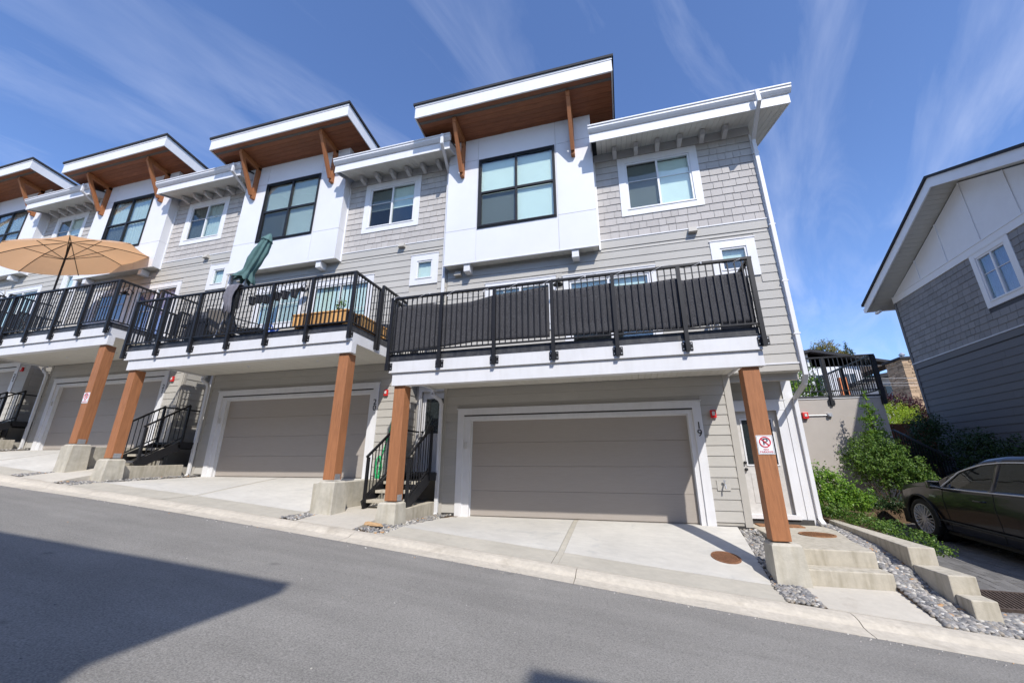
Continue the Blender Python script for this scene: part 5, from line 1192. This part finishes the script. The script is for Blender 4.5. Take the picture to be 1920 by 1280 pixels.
# local: +y = forward (nose), x = -0.93 left side; origin at front axle on ground
NOSE = .97; TAIL = -3.78; WB = 2.69; WR = .365
def ztop_(y):
    s = NOSE-y
    return interp(s, [(0, .60), (.04, .74), (.15, .84), (.45, .95), (.9, 1.03), (1.30, 1.075), (1.42, 1.09), (1.75, 1.27), (2.05, 1.42), (2.35, 1.54), (2.7, 1.60), (3.1, 1.62), (3.6, 1.58), (4.1, 1.46), (4.45, 1.30), (4.62, 1.10), (4.73, .9), (4.75, .75)])
def zbelt_(y):
    s = NOSE-y
    return interp(s, [(0, .58), (.04, .68), (.15, .77), (.45, .86), (.9, .94), (1.4, .985), (2.4, 1.01), (3.4, 1.05), (4.1, 1.12), (4.45, 1.12), (4.62, 1.0), (4.75, .72)])
def half_(y):
    s = NOSE-y
    return interp(s, [(0, .50), (.06, .66), (.18, .78), (.40, .87), (.75, .915), (1.1, .925), (3.0, .925), (3.8, .92), (4.3, .87), (4.6, .78), (4.75, .65)])
def zbot_(y):
    z = interp(NOSE-y, [(0, .36), (.15, .26), (.4, .24), (4.2, .25), (4.6, .34), (4.75, .42)])
    for cy in (0, -WB):
        d = abs(y-cy)
        if d < .43: z = max(z, WR+math.sqrt(.43*.43-d*d))
    return z
ys = sorted(set([NOSE, NOSE-.03, NOSE-.08, NOSE-.15, NOSE-.25] + [round(NOSE-.3-.05*k, 3) for k in range(90)] + [TAIL]), reverse=True)
ys = [y for y in ys if y >= TAIL]
def section(y):
    zb_, zl, zt, h = zbot_(y), zbelt_(y), ztop_(y), half_(y); zt = max(zt, zl+.02); P = []
    for t in (0, .04, .12, .25, .4, .55, .7, .82, .92, 1.0):
        z = lerp(zb_, zl, t); f = (z-.25)/max(.3, zl-.25); x = h*(1-.045*(1-min(1, f))**2*2-.035*max(0, f-.72)/.28-(.012 if .42 < f < .5 else 0)); P.append((x, z))
    tall = zt-zl; inx = min(.26, tall*.42)
    for t in (.06, .3, .6, .85, .96): P.append((P[9][0]-.012-inx*t, zl+tall*(t*.93)))
    xr_ = P[-1][0]
    for t in (.9, .75, .55, .3, 0): P.append((xr_*t, zt-(zt-P[-1][1] if False else 0)-.05*min(1, tall)*(t*t)*.6))
    return P
rows = []
body = MB(); NP = len(section(0))
for y in ys:
    P = section(y)
    for x, z in P: body.v.append((-x, y, z))
    for x, z in reversed(P[:-1]): body.v.append((x, y, z))
M2 = 2*NP-1
greens = {}
for i in range(len(ys)-1):
    for j in range(M2-1):
        a = i*M2+j; s = NOSE-(ys[i]+ys[i+1])/2; jj = j if j < NP-1 else M2-2-j
        win_ = False
        if 10 <= jj <= 12 and 1.72 < s < 4.0 and ztop_(ys[i])-zbelt_(ys[i]) > .25 and not (2.60 < s < 2.72) and not (3.52 < s < 3.62): win_ = True
        if jj == 10 and 1.72 < s < 1.80: win_ = False
        scr = jj >= 14 and 1.45 < s < 2.25
        if win_ or scr: greens.setdefault('g', []).append((a, a+M2, a+M2+1, a+1))
        else: body.f.append((a, a+M2, a+M2+1, a+1))
body.f.append(tuple(range(M2))); body.f.append(tuple((len(ys)-1)*M2+j for j in range(M2-1, -1, -1)))
bo = body.build('body', PAINT, car, smooth=True, fix=True); bo.modifiers.new('solid', 'SOLIDIFY').thickness = .012
gm = MB(); gm.v = list(body.v); gm.f = greens['g']; go_ = gm.build('glazing', GLASSC, car, smooth=True)
MB().box(-.72, .72, -3.4, -.35, .35, .95).build('cabin', mat('cabin_dark', (.012, .012, .013), .9), car)
MB().box(-.80, .80, TAIL+.15, NOSE-.2, .18, .45).build('underbody', PLAST, car)
def side_line(zf, y0, y1, off, r, n=26, sx=-1):
    return [(sx*(half_(lerp(y0, y1, k/n))*1.0+off), lerp(y0, y1, k/n), zf(lerp(y0, y1, k/n))) for k in range(n+1)]
for sx in (-1, 1):
    def belt_pt(y): P = section(y); return (sx*(P[9][0]+.006), y, P[9][1]+.004)
    MB().path([belt_pt(lerp(-.50, -3.05, k/20)) for k in range(21)], .011, 6).build('belt_chrome', CHROME, car)
    def top_pt(y): P = section(y); return (sx*(P[13][0]+.008), y, P[13][1]+.012)
    MB().path([belt_pt(-.62)]+[top_pt(lerp(-.95, -3.0, k/20)) for k in range(21)], .010, 6).build('window_chrome', CHROME, car)
    def sp_(y, t_i): P = section(y); return (sx*(P[t_i][0]+.001), y, P[t_i][1])
    for y0 in (-.66, -1.72, -2.70):
        MB().path([sp_(y0+(.0 if t_i > 4 else .02*(4-t_i)), t_i) for t_i in range(1, 10)], .005, 5).build('door_seam', PLAST, car)
    for y0 in (-1.45, -2.50):
        P = section(y0); MB().path(smooth_path([(sx*(P[7][0]-.005), y0+.11, .86), (sx*(P[7][0]+.035), y0+.07, .865), (sx*(P[7][0]+.035), y0-.07, .87), (sx*(P[7][0]-.005), y0-.11, .875)]), .013, 7).build('door_handle', PAINT, car)
    mr = MB(); mr.hexa([(sx*.93, -.72, .99), (sx*1.10, -.70, .98), (sx*1.10, -.60, .99), (sx*.93, -.58, 1.0), (sx*.94, -.72, 1.12), (sx*1.12, -.71, 1.13), (sx*1.10, -.62, 1.12), (sx*.94, -.60, 1.12)]); mr.bar((sx*.88, -.64, .97), (sx*1.0, -.65, 1.02), .06, .03); mi = mr.build('side_mirror', PAINT, car, bevel=.025)
    MB().box(min(sx*.955, sx*1.095), max(sx*.955, sx*1.095), -.728, -.722, 1.0, 1.11).build('mirror_glass', mat('mirror_silver', (.35, .36, .38), .06, metal=1.0), mi)
    MB().path([(sx*.90, -.42, .42), (sx*.905, -3.0, .42)], .02, 6).build('sill_trim', PLAST, car)
    for cy in (0, -WB):
        ar = MB(); pv = None
        for k in range(25):
            a = lerp(-.15, math.pi+.15, k/24); y = cy+.435*math.cos(a); z = WR+.435*math.sin(a)
            if z < .22: z = .22
            cur = Vector((sx*(half_(y)-.004), y, z))
            if pv is not None: ar.tube(pv, cur, .022, 7)
            pv = cur
        ar.build('arch_trim', PLAST, car)
        MB().lathe((sx*.56, cy, WR), [(.40, 0), (.42, .30*sx)], 28, 'x').build('wheel_housing', PLAST, car)
        wh = MB().lathe((sx*.80, cy, WR), [(.25, -.11*sx), (.33, -.11*sx), (.358, -.09*sx), (WR, -.05*sx), (WR, .05*sx), (.358, .09*sx), (.335, .112*sx), (.275, .112*sx), (.262, .10*sx)], 40, 'x').build('wheel', TYRE, car, smooth=True)
        MB().lathe((sx*.80, cy, WR), [(.268, .105*sx), (.262, .11*sx), (.250, .10*sx), (.245, .03*sx), (.245, -.1*sx)], 40, 'x').build('rim', RIM, wh, smooth=True)
        MB().tube((sx*.78, cy, WR), (sx*.80, cy, WR), .17, 24).build('brake_disc', GALV, wh)
        spk = MB()
        for k in range(10):
            for da in (-.09, .09):
                a = 2*math.pi*k/10; a2 = a+da*1.6; a1 = a+da*.7
                spk.bar((sx*.892, cy+.05*math.cos(a1), WR+.05*math.sin(a1)), (sx*.902, cy+.250*math.cos(a2), WR+.250*math.sin(a2)), .018, .020, up=(1, 0, 0))
        spk.tube((sx*.87, cy, WR), (sx*.905, cy, WR), .058, 20); spk.build('spokes', RIM, wh)
    MB().hexa([(sx*.60, .93, .66), (sx*.80, .60, .72), (sx*.84, .56, .72), (sx*.66, .96, .64), (sx*.58, .84, .76), (sx*.79, .40, .86), (sx*.85, .42, .82), (sx*.67, .90, .74)]).build('headlight', mat('lamp_lens', (.55, .56, .58), .1, spec=.8), car)
    MB().hexa([(sx*.70, TAIL+.05, .85), (sx*.83, TAIL+.35, .9), (sx*.85, TAIL+.33, .9), (sx*.74, TAIL+.02, .85), (sx*.70, TAIL+.08, 1.0), (sx*.83, TAIL+.36, 1.04), (sx*.85, TAIL+.34, 1.04), (sx*.74, TAIL+.05, 1.0)]).build('tail_light', RED, car)
    text_part('badge', 'HYBRID', .045, (sx*.925, -.42, .83), CHROME, car, rot=(R(90), 0, R(-90 if sx < 0 else 90)), ext=.002)
MB().box(-.45, .45, NOSE-.05, NOSE+.01, .42, .62).build('grille', PLAST, car)
print('objects', len(bpy.data.objects))
